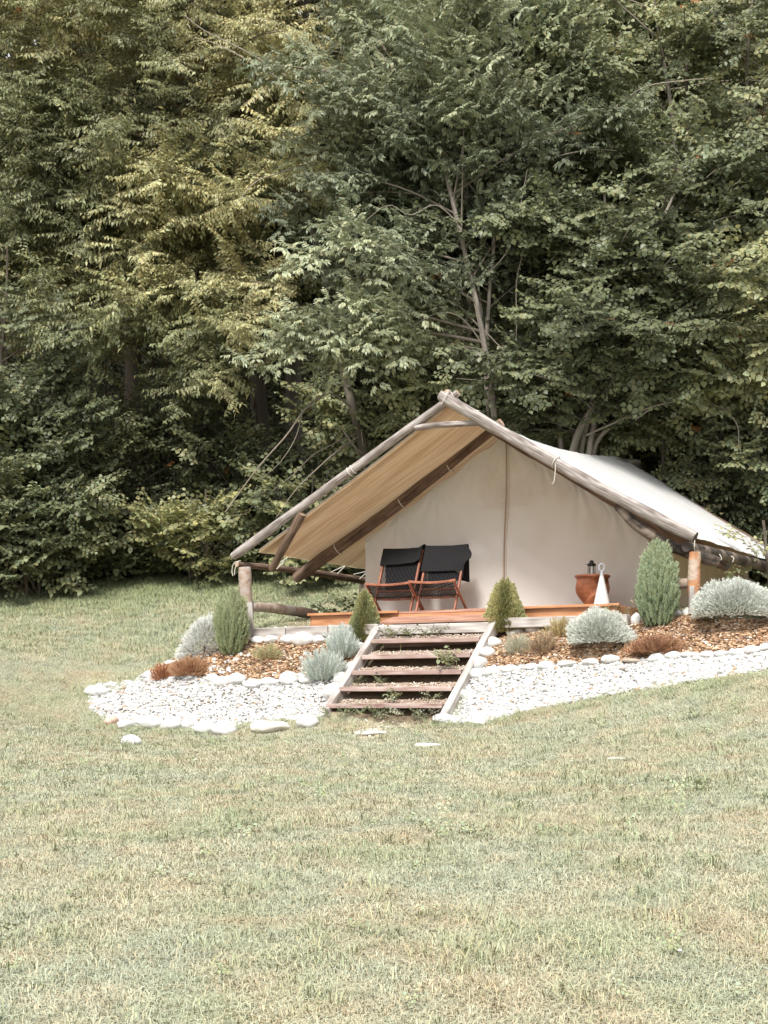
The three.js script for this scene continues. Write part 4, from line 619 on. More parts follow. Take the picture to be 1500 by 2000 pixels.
function pebbles(name, pg, n, seed, label) {
  const l = [[], [], []];
  scatter(pg, n, seed, (x, z, r) => { const s = 0.012 + 0.022 * r() * r() + (r() < 0.05 ? 0.014 : 0), q = r(), c = q < 0.025 ? [0.36, 0.25, 0.16] : q < 0.10 ? [0.36, 0.33, 0.295] : mix3([0.39, 0.38, 0.365], [0.60, 0.597, 0.585], r()); l[Math.floor(r() * 3)].push({ m: new THREE.Matrix4().compose(V(x, H(x, z) + s * 0.35 + 0.015 * r(), z), new THREE.Quaternion().setFromEuler(new THREE.Euler((r() - 0.5) * 0.9, r() * 6.28, (r() - 0.5) * 0.9)), V(s, s, s * (0.8 + 0.5 * r()))), c: RGB(...c) }); });
  const g = new THREE.Group(); g.name = name; g.userData = { kind: 'stuff', label, category: 'pebbles' }; scene.add(g); l.forEach((e, k) => instanced('pebbles', PEB[k], pebMat, e, g, 'stuff'));
}
pebbles('white_pebbles', BED.leftPebbles, 23000, 301, 'white pebble bed left of the stairs'); pebbles('white_pebbles_001', BED.rightPebbles, 40000, 302, 'white pebble strip curving right of the stairs');
const CHIP = [1, 2, 3].map(s => { const g = new THREE.IcosahedronGeometry(1, 0), p = g.attributes.position; for (let i = 0; i < p.count; i++) p.setXYZ(i, p.getX(i) * (0.6 + 0.5 * hash(Math.round(p.getY(i) * 9), s, 1)), p.getY(i) * 0.2, p.getZ(i) * 1.5); g.computeVertexNormals(); return g; });
function mulch(name, pg, n, seed, label) {
  const l = [[], [], []];
  scatter(pg, n, seed, (x, z, r) => { const s = 0.010 + 0.017 * r() * r(), q = r(), c = q < 0.08 ? [0.68, 0.65, 0.6] : q < 0.24 ? [0.22, 0.13, 0.08] : mix3([0.42, 0.25, 0.14], [0.63, 0.455, 0.30], r()); l[Math.floor(r() * 3)].push({ m: new THREE.Matrix4().compose(V(x, H(x, z) + 0.006 + 0.025 * r(), z), new THREE.Quaternion().setFromEuler(new THREE.Euler((r() - 0.5) * 1.3, r() * 6.28, (r() - 0.5) * 1.3)), V(s, s, s)), c: RGB(...c) }); });
  const g = new THREE.Group(); g.name = name; g.userData = { kind: 'stuff', label, category: 'bark mulch' }; scene.add(g); l.forEach((e, k) => instanced('bark_chips', CHIP[k], pebMat, e, g, 'stuff'));
}
mulch('bark_mulch', BED.leftMulch, 32000, 303, 'orange bark mulch bed left of the stairs'); mulch('bark_mulch_001', BED.rightMulch, 50000, 304, 'orange bark mulch bed right of the stairs');
{ const l = []; scatter(BED.leftMulch, 900, 305, (x, z, r) => { if (fbm(x * 2, z * 2, 0, 12) < 0.52) return; const s = 0.015 + 0.02 * r(); l.push({ m: new THREE.Matrix4().compose(V(x, H(x, z) + 0.025, z), new THREE.Quaternion().setFromEuler(new THREE.Euler(r(), r() * 6, r())), V(s, s, s)), c: RGB(0.54, 0.535, 0.52) }); });
  const r = rng(306); for (let i = 0; i < 700; i++) { const u = lerp(-3.1, 2.3, r()), w = 0.08 + 0.2 * r(); if (u > -1.05 && u < 0.65) continue; if (u < -2.3 && r() < 0.6) continue; const p = F(u, 0, w), s = 0.012 + 0.02 * r(); l.push({ m: new THREE.Matrix4().compose(V(p.x, Math.max(H(p.x, p.z), 2.79) + 0.02, p.z), new THREE.Quaternion().setFromEuler(new THREE.Euler(r(), r() * 6, r())), V(s, s, s)), c: RGB(0.54, 0.535, 0.52) }); }
  scatter(BED.bareSoil, 700, 307, (x, z, r) => { const s = 0.008 + 0.016 * r() * r(); l.push({ m: new THREE.Matrix4().compose(V(x, H(x, z) + s * 0.4, z), new THREE.Quaternion().setFromEuler(new THREE.Euler(r(), r() * 6, r())), V(s, s, s)), c: RGB(...mix3([0.42, 0.31, 0.22], [0.7, 0.68, 0.64], r())) }); });
  const m = instanced('gravel', PEB[0], pebMat, l, scene, 'stuff'); m.userData.label = 'loose white gravel strewn over the mulch and behind the timbers'; m.userData.category = 'gravel'; }

// ------------------------------------------------------------------ garden shrubs
function shrub(name, label, base, geos, mat, n, seed, place, stem) {
  const t = thing(name, label, 'shrub', base), r = rng(seed), l = [];
  for (let i = 0; i < n; i++) { const e = place(r, i / n); if (!e) continue; l.push({ m: frame(e.p, e.f, V(r() - 0.5, r() - 0.5, r() - 0.5).normalize(), e.s ?? 1), c: RGB(...e.c) }); }
  instanced('foliage', geos[seed % geos.length], mat, l, t, 'stuff');
  part('stem', logGeo([V(0, -0.12, 0), V(0.01, stem, 0.01)], 0.022, 0.008, { seg: 6, n: 4, open: true, color: () => [0.12, 0.08, 0.05] })[0], BARKT, t); return t;
}
const groundAt = (px, py) => { const p = onGround(px, py); p.y -= 0.01; return p; };
const SPR = [sprigNeedles(401, 34, 0.075, 0.02, 0.006, 0.85), sprigNeedles(402, 30, 0.06, 0.02, 0.006, 0.9)], JUN = [sprigNeedles(403, 46, 0.16, 0.03, 0.008, 0.5, [0.7, 0.8, 0.55]), sprigNeedles(404, 40, 0.13, 0.03, 0.008, 0.45, [0.7, 0.8, 0.55])];
const SAN = [sprigNeedles(405, 26, 0.10, 0.016, 0.006, 0.7, [1, 1, 0.95], 0.003), sprigNeedles(406, 24, 0.085, 0.016, 0.006, 0.8, [1, 1, 0.95], 0.003)], LAV = [sprigNeedles(407, 28, 0.19, 0.04, 0.0055, 0.4, [0.9, 1, 0.85], 0.0025), sprigNeedles(408, 24, 0.15, 0.045, 0.006, 0.5, [0.9, 1, 0.85], 0.0025)], RUS = [sprigNeedles(409, 22, 0.11, 0.022, 0.007, 0.9, [0.9, 0.7, 0.6], 0.0025), sprigNeedles(410, 20, 0.09, 0.022, 0.007, 0.9, [0.9, 0.7, 0.6], 0.0025)];
function spruce(label, base, R, Ht, seed, c1, c2, n) {
  shrub('dwarf_spruce', label, base, SPR, NEEDLE, n, seed, (r) => {
    const t = 1 - Math.sqrt(r()), prof = (t < 0.18 ? 0.82 + t : 1) * Math.pow(1 - t, 0.85), a = r() * 6.283, lump = 0.76 + 0.5 * fbm(Math.cos(a) * 2 + 5, Math.sin(a) * 2 + 5, t * 5, seed, 2), q = 0.72 + 0.3 * r(), rad = R * prof * lump * q;
    const f = V(Math.cos(a), 0.35 + 0.8 * t, Math.sin(a)), m = smooth(0.4, 0.62, fbm(Math.cos(a) * 1.6 + 2, Math.sin(a) * 1.6, t * 3, seed + 1, 3));
    return { p: V(rad * Math.cos(a), 0.02 + Ht * t * 0.96 + 0.02 * r(), rad * Math.sin(a)), f, s: (0.8 + 0.5 * r()) * (t > 0.85 ? 0.7 : 1), c: mix3(c1, c2, clamp(m * 0.6 + 0.2 + (r() - 0.5) * 0.6, 0, 1)) };
  }, Ht * 0.9);
}
spruce('small conical spruce left of the stair top, bluish green with lighter base', groundAt(712, 1256), 0.205, 0.72, 501, [0.25, 0.285, 0.145], [0.46, 0.44, 0.21], 3400);
spruce('small yellow green conical spruce right of the stair top', groundAt(986, 1240), 0.255, 0.72, 502, [0.32, 0.325, 0.145], [0.56, 0.50, 0.23], 4200);
function juniper(label, base, R, Ht, seed, c1, c2, n, tips) {
  shrub('columnar_juniper', label, base, JUN, NEEDLE, n, seed, (r) => {
    const a = r() * 6.283, k = Math.floor(r() * tips.length), [ta, tr, th] = tips[k];
    const y = Math.pow(r(), 0.8), own = r() < 0.78, cx = own ? Math.cos(ta) * tr * R * (0.6 + 0.4 * y) : 0, cz = own ? Math.sin(ta) * tr * R * (0.6 + 0.4 * y) : 0, top = own ? th : 0.78;
    const rr = (own ? 0.34 : 0.92) * R * Math.pow(Math.sin(Math.PI * clamp(0.16 + 0.84 * y, 0, 1)), 0.6) * (0.5 + 0.55 * r());
    const m = smooth(0.2, 0.9, y) * 0.5 + 0.5 * r();
    return { p: V(cx + rr * Math.cos(a), 0.01 + Ht * top * y * 0.92, cz + rr * Math.sin(a)), f: V(Math.cos(a) * 0.33, 1, Math.sin(a) * 0.33), s: (0.75 + 0.5 * r()) * (y > 0.9 ? 0.8 : 1), c: mix3(c1, c2, m) };
  }, Ht * 0.7);
}
juniper('grey green columnar juniper with several tips right of the silver shrub', groundAt(1283, 1226), 0.25, 1.03, 503, [0.17, 0.225, 0.125], [0.37, 0.42, 0.26], 2900, [[0.2, 0.35, 0.98], [3.2, 0.45, 0.88], [1.2, 0.3, 0.94], [2.2, 0.2, 1.0], [5.4, 0.55, 0.78], [4.0, 0.6, 0.76], [0.0, 0.7, 0.74]]);
juniper('smaller pointed juniper standing before the front left post', groundAt(452, 1281), 0.225, 0.87, 504, [0.19, 0.225, 0.11], [0.42, 0.44, 0.25], 2500, [[0.2, 0.1, 1.0], [3.2, 0.5, 0.8], [1.2, 0.4, 0.85], [0.2, 0.55, 0.86], [5.4, 0.5, 0.7]]);
function mound(name, label, base, rx, ry, rz, geos, seed, c1, c2, n, o = {}) {
  shrub(name, label, base, geos, o.mat ?? NEEDLE, n, seed, (r) => {
    const a = r() * 6.283, e = Math.asin(lerp(o.lo ?? -0.12, 1, r())), q = (o.fill ?? 0.8) + (1 - (o.fill ?? 0.8)) * r(), lump = 0.72 + 0.56 * fbm(Math.cos(a) * 1.7 + 4, e * 2, Math.sin(a) * 1.7, seed, 3), d = V(Math.cos(a) * Math.cos(e), Math.sin(e), Math.sin(a) * Math.cos(e));
    const f = V(d.x, d.y + (o.up ?? 0.35), d.z).add(V(r() - 0.5, r() - 0.5, r() - 0.5).multiplyScalar(0.95));
    return { p: V(d.x * rx * q * lump, ry * (o.lift ?? 0.3) + d.y * ry * (1 - (o.lift ?? 0.3)) * q * lump + (o.slant ?? 0) * d.x * rx, d.z * rz * q * lump), f, s: (o.size ?? 1) * (0.75 + 0.5 * r()), c: mix3(c1, c2, r()) };
  }, ry * 0.6);
}
const SIL1 = [0.50, 0.525, 0.47], SIL2 = [0.76, 0.775, 0.72];
mound('silver_shrub', 'round silver grey shrub in the mulch right of the stairs', groundAt(1172, 1272), 0.345, 0.47, 0.32, SAN, 601, SIL1, SIL2, 6000, { size: 0.75 });
mound('silver_shrub', 'wide silver grey shrub beside the right post at the picture edge', groundAt(1438, 1222), 0.50, 0.49, 0.38, SAN, 602, SIL1, SIL2, 8600, { size: 0.75 });
mound('silver_shrub', 'slanting whitish shrub half hidden behind the left juniper', groundAt(398, 1281), 0.33, 0.50, 0.26, SAN, 603, [0.60, 0.61, 0.57], [0.80, 0.80, 0.77], 3800, { slant: 0.5, lift: 0.3, size: 0.75, lo: -0.7 });
mound('lavender_shrub', 'loose grey lavender shrub left of the stairs above the stones', groundAt(632, 1334), 0.22, 0.27, 0.18, LAV, 604, [0.40, 0.435, 0.38], [0.60, 0.63, 0.58], 420, { up: 1.4, fill: 0.3, lift: 0.1, lo: 0.05 });
mound('lavender_shrub', 'second taller grey lavender shrub close to the left stringer', groundAt(668, 1292), 0.2, 0.36, 0.18, LAV, 605, [0.40, 0.435, 0.38], [0.60, 0.63, 0.58], 260, { up: 1.6, fill: 0.3, lift: 0.1, lo: 0.05 });
mound('heather', 'rust brown dried heather at the left end of the mulch', groundAt(372, 1322), 0.24, 0.2, 0.2, RUS, 606, [0.30, 0.15, 0.075], [0.48, 0.29, 0.16], 520, { fill: 0.45, lift: 0.15, up: 0.7 });
mound('heather', 'sparse rusty dried plant arching over the pebble tip at the left', groundAt(318, 1330), 0.15, 0.2, 0.13, RUS, 607, [0.28, 0.11, 0.05], [0.44, 0.21, 0.1], 150, { fill: 0.3, lift: 0.1, up: 0.9 });
mound('heather', 'low red brown heather patch between the silver shrub and juniper', groundAt(1285, 1276), 0.30, 0.13, 0.2, RUS, 608, [0.28, 0.14, 0.08], [0.45, 0.26, 0.145], 700, { fill: 0.4, lift: 0.15, up: 0.5 });
mound('dry_shrub', 'small greyish shrub with brown twigs right of the right spruce', groundAt(1012, 1278), 0.15, 0.2, 0.13, LAV, 609, [0.30, 0.285, 0.2], [0.5, 0.46, 0.34], 170, { fill: 0.3, up: 1.0, lift: 0.1, size: 0.7 });
mound('dry_shrub', 'dark twiggy low shrub left of the round silver shrub', groundAt(1062, 1276), 0.18, 0.2, 0.15, RUS, 610, [0.27, 0.19, 0.13], [0.44, 0.34, 0.2], 170, { fill: 0.3, up: 0.9, lift: 0.1 });
mound('dry_shrub', 'yellowing twiggy plant behind the round silver shrub', groundAt(1095, 1245), 0.16, 0.22, 0.14, RUS, 611, [0.34, 0.27, 0.13], [0.5, 0.42, 0.21], 130, { fill: 0.3, up: 0.9, lift: 0.1 });
mound('dry_shrub', 'sparse yellow green plant in the left mulch under the beam', groundAt(520, 1290), 0.2, 0.17, 0.16, RUS, 612, [0.27, 0.28, 0.14], [0.45, 0.40, 0.22], 120, { fill: 0.3, up: 0.9, lift: 0.1 });
// leafy weeds
function weed(label, p, n, R, Ht, seed, c1, c2, geos = SPRAY.smallround, size = 0.55) {
  const t = thing('weed', label, 'weed', p), r = rng(seed), l = [[], []];
  for (let i = 0; i < n; i++) { const a = r() * 6.28, q = Math.sqrt(r()); l[i % 2].push({ m: frame(V(Math.cos(a) * R * q, Ht * (0.1 + 0.8 * r()), Math.sin(a) * R * 0.6 * q), V(Math.cos(a), 0.7, Math.sin(a)), V(0, 1, 0.2), size * (0.6 + 0.6 * r())), c: RGB(...mix3(c1, c2, r())) }); }
  l.forEach((e, k) => e.length && instanced('leaves', geos[k], LEAF, e, t, 'stuff')); part('stem', logGeo([V(0, -0.04, 0), V(0.01, Ht * 0.8, 0)], 0.004, 0.002, { seg: 5, n: 4, open: true, color: () => [0.2, 0.2, 0.1] })[0], BARKT, t);
}
const WG1 = [0.14, 0.17, 0.075], WG2 = [0.26, 0.28, 0.14];
for (let i = 0; i < 4; i++) weed(`${ORD[i]} from the left of the low green weeds under the top beam of the stairs`, F(-0.86 + i * 0.2, treadV(1) + 0.02, -0.13), 8, 0.1, 0.06, 620 + i, WG1, WG2, SPRAY.smallround, 0.4);
weed('broad leaved green weed growing at the right end of the third tread', F(0.42, treadV(3) + 0.0, -0.74), 5, 0.07, 0.2, 630, WG2, [0.33, 0.36, 0.2], SPRAY.round, 0.6);
weed('tangle of green weed in the middle of the fourth tread', F(-0.42, treadV(4) + 0.0, -0.98), 4, 0.08, 0.08, 631, WG1, WG2, SPRAY.smallround, 0.4);
weed('small green weed at the left end of the fourth tread', F(-0.86, treadV(4) + 0.0, -0.99), 3, 0.05, 0.07, 632, WG1, WG2, SPRAY.smallround, 0.4);
weed('small bright weed in the middle of the bottom tread', F(-0.12, treadV(5) + 0.0, -1.26), 3, 0.05, 0.08, 633, WG2, [0.32, 0.35, 0.2], SPRAY.round, 0.4);
weed('pale weed at the right end of the bottom tread', F(0.32, treadV(5) + 0.0, -1.26), 4, 0.06, 0.1, 634, WG2, [0.36, 0.38, 0.24], SPRAY.smallround, 0.4);
for (let i = 0; i < 6; i++) weed(`${ORD[i]} from the left of the white flecked weeds at the foot of the stairs`, F(-0.85 + i * 0.25, H(F(-0.85 + i * 0.25, 0, -1.52).x, F(-0.85 + i * 0.25, 0, -1.52).z), -1.52), 7, 0.12, 0.12, 640 + i, WG1, i > 2 ? [0.5, 0.48, 0.38] : WG2, SPRAY.smallround, 0.42);
weed('leafy twig standing behind the timber left of the juniper at right', F(2.3, 2.8, 0.2), 9, 0.2, 0.3, 650, [0.2, 0.2, 0.1], [0.36, 0.32, 0.18], SPRAY.smallround, 0.5);
weed('tall green weeds at the left under the ground rail', F(-2.9, 2.85, 2.6), 30, 0.5, 0.55, 651, [0.12, 0.16, 0.07], [0.24, 0.27, 0.14], SPRAY.round, 0.8);
weed('leafy weeds with white blossoms beside the left side wall of the tent', F(-2.5, 2.9, 3.2), 34, 0.5, 0.5, 652, [0.13, 0.17, 0.08], [0.30, 0.32, 0.2], SPRAY.smallround, 0.8);

// ------------------------------------------------------------------ grass
{
  const tuft = (seed, n, R, h0, h1, w, lie) => { const r = rng(seed), b = Builder();
    for (let i = 0; i < n; i++) {
      const a = r() * 6.283, q = R * Math.sqrt(r()), x = Math.cos(a) * q, z = Math.sin(a) * q, h = lerp(h0, h1, r()), l = lie * (0.3 + r()) * h, da = r() * 6.283, dx = Math.cos(da), dz = Math.sin(da), ww = w * (0.7 + 0.6 * r()), k = b.p.length / 3;
      const dry = r() < 0.24, v = 0.72 + 0.5 * r(), c = dry ? [1.16 * v, 1.06 * v, 0.95 * v] : [0.95 * v, 1.01 * v, 1.0 * v];
      for (const [t, s] of [[0, 1], [0.55, 0.85]]) for (const e of [-1, 1]) { b.p.push(x + dx * l * t * t - dz * e * ww * s / 2, h * (t - 0.3 * lie * t * t), z + dz * l * t * t + dx * e * ww * s / 2); b.c.push(...c); }
      b.p.push(x + dx * l, h * (1 - 0.45 * lie), z + dz * l); b.c.push(...c); b.i.push(k, k + 1, k + 2, k + 1, k + 3, k + 2, k + 2, k + 3, k + 4);
    } const g = done(b), nn = g.attributes.normal; for (let i = 0; i < nn.count; i++) { const q = V(nn.getX(i) * 0.35, Math.abs(nn.getY(i)) * 0.35 + 0.75, nn.getZ(i) * 0.35).normalize(); nn.setXYZ(i, q.x, q.y, q.z); } return g; };
  const short = [tuft(701, 42, 0.11, 0.025, 0.07, 0.0034, 1.25), tuft(702, 42, 0.11, 0.025, 0.08, 0.0034, 1.1), tuft(703, 36, 0.10, 0.02, 0.055, 0.004, 1.7)], long = [tuft(704, 30, 0.09, 0.05, 0.13, 0.004, 1.0), tuft(705, 26, 0.08, 0.06, 0.17, 0.004, 0.9)];
  const ls = [[], [], []], ll = [[], []], r = rng(710);
  const gcol = (x, z) => {
    const a = fbm(x * 1.7, z * 1.1, 0, 20, 4), b = fbm(x * 4.5, z * 3, 0, 24, 4) + (r() - 0.5) * 0.12, c = fbm(x * 1.1, z * 0.8, 0, 27, 4) + (r() - 0.5) * 0.12;
    let k = mix3([0.39, 0.39, 0.285], [0.37, 0.372, 0.245], smooth(0.45, 0.65, c));        // blue-grey green to olive green
    k = mix3(k, [0.46, 0.415, 0.295], smooth(0.40, 0.64, a * 0.5 + b * 0.5) * 0.9);     // straw
    k = mix3(k, [0.40, 0.315, 0.20], smooth(0.58, 0.74, b) * 0.5);                          // orange brown dead patches
    return k;
  };
  const Y = new THREE.Vector3(0, 1, 0), put = (list, x, z, s, k, dark = 1) => { const e = 0.15, n = V(H(x - e, z) - H(x + e, z), 2 * e, H(x, z - e) - H(x, z + e)).normalize(), q = new THREE.Quaternion().setFromUnitVectors(Y, n).multiply(new THREE.Quaternion().setFromAxisAngle(Y, r() * 6.283)), v = dark * (0.85 + 0.3 * r()); list.push({ m: new THREE.Matrix4().compose(V(x, H(x, z) - 0.006, z), q, V(s, s * (0.8 + 0.4 * r()), s)), c: RGB(k[0] * v, k[1] * v, k[2] * v) }); };
  const addAt = (x, d, far) => {
    const z = -d, [u, w] = toUW(x, z); if (underDeck(u, w) || inStairs(u, w) || inBed(x, z)) return;
    if (u > -3.25 && u < 2.4 && w > -0.05 && w < 0.34 && r() < 0.5) return;
    if (inside(BED.bareSoil, x, z) && r() < 0.86) return;
    if (fbm(x * 1.7, z * 1.7, 0, 29, 3) > 0.7 && r() < 0.5) return;
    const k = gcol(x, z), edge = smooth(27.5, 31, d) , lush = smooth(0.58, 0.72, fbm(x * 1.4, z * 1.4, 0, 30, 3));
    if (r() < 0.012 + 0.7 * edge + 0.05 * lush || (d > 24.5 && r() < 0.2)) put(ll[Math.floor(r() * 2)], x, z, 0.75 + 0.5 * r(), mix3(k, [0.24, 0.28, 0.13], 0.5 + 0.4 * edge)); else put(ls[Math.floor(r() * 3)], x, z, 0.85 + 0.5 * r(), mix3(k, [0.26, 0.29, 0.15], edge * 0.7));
  };
  for (let i = 0; i < 47000; i++) { const d = Math.sqrt(lerp(4.6 ** 2, 14 ** 2, r())), x = (r() - 0.5) * (d * 0.46 + 2.4); addAt(x, d, false); }
  for (let i = 0; i < 90000; i++) { const d = Math.sqrt(lerp(14 ** 2, 34 ** 2, r())), x = (r() - 0.5) * (d * 0.46 + 4); addAt(x, d, true); }
  // longer grass along the edges of the beds
  for (const [pg, a, b] of [[BED.rightPebbles, 7, 17], [BED.leftPebbles, 10, 16], [BED.leftPebbles, 0, 3]]) for (let s = a; s < b; s++) { const p = pg[s], q = pg[(s + 1) % pg.length], L = Math.hypot(p[0] - q[0], p[1] - q[1]); for (let i = 0; i < L * 70; i++) { const t = r(), x = lerp(p[0], q[0], t) + (r() - 0.5) * 0.3, z = lerp(p[1], q[1], t) + 0.14 + (r() - 0.5) * 0.3, [u, w] = toUW(x, z); if (inStairs(u, w)) continue; put(ll[i % 2], x, z, 0.5 + 0.45 * r(), mix3(gcol(x, z), [0.30, 0.34, 0.19], 0.6)); } }
  scatter(BED.leftPebbles, 90, 711, (x, z) => put(ll[0], x, z, 0.5, [0.34, 0.36, 0.22]));
  const g = new THREE.Group(); g.name = 'grass'; g.userData = { kind: 'stuff', label: 'short dry meadow grass with straw coloured patches', category: 'grass' }; scene.add(g);
  ls.forEach((e, k) => instanced('short_grass', short[k], GRASS, e, g, 'stuff')); ll.forEach((e, k) => instanced('long_grass', long[k], GRASS, e, g, 'stuff'));
  console.log('grass tufts', ls.flat().length + ll.flat().length, 'sprays', makeTree.count);
}
{ // clover and small broad leaves in the turf
  const r = rng(715), l = [], wl = [];
  for (let i = 0; i < 900; i++) { const d = Math.sqrt(lerp(5 * 5, 22 * 22, r())), x = (r() - 0.5) * (d * 0.46 + 1.5), z = -d, [u, w] = toUW(x, z); if (inBed(x, z) || inStairs(u, w) || fbm(x * 1.6, z * 1.6, 0, 33, 3) < 0.55) continue; l.push({ m: frame(V(x, H(x, z) + 0.02 + 0.02 * r(), z), V(r() - 0.5, 0.2, r() - 0.5), V((r() - 0.5) * 0.4, 1, 0.2), 0.22 + 0.16 * r()), c: RGB(...mix3([0.22, 0.26, 0.13], [0.34, 0.37, 0.24], r())) }); if (r() < 0.05) wl.push({ m: new THREE.Matrix4().compose(V(x, H(x, z) + 0.05, z), new THREE.Quaternion(), V(0.009, 0.008, 0.009)), c: RGB(0.72, 0.66, 0.68) }); }
  const a = instanced('clover', SPRAY.smallround[0], GRASS, l, scene, 'stuff'); a.userData.label = 'clover and small broad leaves growing in the mown turf'; a.userData.category = 'clover';
  const b = instanced('clover_blossom', PEB[1], pebMat, wl, scene, 'stuff'); b.userData.label = 'tiny pale clover blossoms dotted over the lawn'; b.userData.category = 'blossoms';
}
// wildflowers
{
  const geo = (() => { const b = Builder(); for (let i = 0; i < 8; i++) { const a = i * 0.785; addLeaf(b, V(0, 0.0, 0), V(Math.cos(a), 0.25, Math.sin(a)), V(0, 1, 0), 0.024, 0.014, [1, 1, 1], 0.1, 0.2); } return done(b); })(), stemG = logGeo([V(0, -0.14, 0), V(0.004, 0, 0)], 0.0022, 0.0018, { seg: 5, n: 3, open: true, color: () => [0.2, 0.26, 0.1] })[0];
  const ym = std({ color: RGB(0.80, 0.52, 0.05), side: THREE.DoubleSide }), wm = std({ color: RGB(0.78, 0.76, 0.74), side: THREE.DoubleSide });
  const fl = (px, py, white, label, group, h = 0.13) => { const p = onGround(px, py); p.y += h; const t = thing('wildflower', label, 'flower', p, group); part('petals', geo, white ? wm : ym, t); part('stem', stemG, BARKT, t); };
  const r = rng(720), gl = 'small yellow wildflower in the shaded grass left of the tent', wl = 'small white blossom in the grass by the left bed';
  for (const [px, py] of [[286, 1168], [294, 1165], [310, 1169], [246, 1187], [247, 1192], [264, 1197], [240, 1197], [232, 1200], [222, 1206], [226, 1204], [257, 1212], [216, 1213], [184, 1192], [165, 1206], [170, 1203], [151, 1205], [150, 1214], [244, 1134], [236, 1136], [221, 1150], [258, 1202], [242, 1203], [185, 1332], [155, 1343], [166, 1426], [300, 1444], [196, 1437], [222, 1441]]) fl(px, py + 6, false, gl, 'yellow wildflowers in the meadow');
  for (let i = 0; i < 22; i++) fl(262 + 90 * r(), 1240 + 70 * r(), true, wl, 'white blossoms by the left bed', 0.2 + 0.1 * r());
  const df = F(-0.5, treadV(2) + 0.15, -0.48), t = thing('wildflower', 'single yellow dandelion on a thin stalk between the stair treads', 'flower', df); part('petals', geo, ym, t); part('stem', stemG, BARKT, t);
}

// ------------------------------------------------------------------ chairs, towels, urn, lantern, lamp
const DECKV = 3.016, CYAW = -(YAW - 0.1);
function chair(label, at) {
  const t = thing('folding_chair', label, 'chair', at, 'folding chairs on the deck'); t.rotation.y = 0;
  const q = new THREE.Quaternion().setFromAxisAngle(V(0, 1, 0), Math.PI), rod = (a, b, w, h, up) => beamGeo(a, b, w, h, up ?? V(0, 0, 1), 0.008);
  const SW = 0.315, BW = 0.275;                              // half widths of the seat frame and of the back frame
  const sF = V(0, 0.405, 0), sB = V(0, 0.0, -0.60), bT = V(0, 0.90, -0.60), bF = V(0, 0.0, -0.13), on = (a, b, s, x) => a.clone().lerp(b, s).setX(x);
  for (const s of [-1, 1]) { part('seat_rail', rod(on(sF, sB, 0, s * SW), on(sF, sB, 1, s * SW), 0.028, 0.042, V(0, 1, 0.6)), M.chairWood, t); part('back_rail', rod(on(bT, bF, 0, s * BW), on(bT, bF, 1, s * BW), 0.03, 0.042, V(0, 0.4, 1)), M.chairWood, t); }
  const bow = (p, half, drop, th) => { const pts = []; for (let i = 0; i <= 8; i++) { const e = i / 8 * 2 - 1; pts.push(V(e * half, p.y - drop * (1 - e * e), p.z)); } const g = []; for (let i = 0; i < 8; i++) g.push(beamGeo(pts[i], pts[i + 1].clone().lerp(pts[i], -0.08), 0.03, th, V(0, 1, 0), 0.007)); return g; };
  part('front_bar', bow(V(0, 0.415, 0.0), SW + 0.02, 0.025, 0.034), M.chairWood, t); part('rear_bar', bow(on(sF, sB, 0.44, 0), SW, 0.02, 0.03), M.chairWood, t);
  part('top_bar', bow(V(0, 0.90, -0.6), BW + 0.015, 0.015, 0.04), M.chairWood, t); part('back_bar', bow(on(bT, bF, 0.64, 0), BW, 0.0, 0.03), M.chairWood, t); part('stretcher', rod(on(sF, sB, 0.94, -SW), on(sF, sB, 0.94, SW), 0.022, 0.022, V(0, 1, 0)), M.chairWood, t);
  const ropes = [], back = []; for (let i = 0; i <= 25; i++) { const x = (i / 25 * 2 - 1); ropes.push(cord([on(sF, sB, 0.01, x * (SW - 0.03)).add(V(0, -0.03 * (1 - x * x) * 0.7, 0)), on(sF, sB, 0.22, x * (SW - 0.03)).add(V(0, -0.03, 0)), on(sF, sB, 0.44, x * (SW - 0.03)).add(V(0, -0.012, 0))], 0.0085, 5)); if (i < 25) back.push(cord([on(bT, bF, 0.02, (x + 0.045) * (BW - 0.02)), on(bT, bF, 0.64, (x + 0.045) * (BW - 0.02))], 0.0055, 3)); const e = on(sF, sB, 0.44, x * (SW - 0.03)); ropes.push(cord([e.clone().add(V(0, 0.018, 0.016)), e.clone().add(V(0, -0.005, 0.022)), e.clone().add(V(0, -0.026, 0.01))], 0.007, 4)); }
  part('seat_ropes', ropes, M.blackRope, t).userData.kind = 'stuff'; part('back_ropes', back, M.blackRope, t).userData.kind = 'stuff';
  t.rotation.y = CYAW; return t;
}
const cAt = (px, d) => { const p = D(px, 1400, d); p.y = DECKV; return p; };
chair('left folding wooden chair whose rope back shows below a short black towel', cAt(757, 23.15)); chair('right folding wooden chair with a long black towel over its back', cAt(843, 22.75));
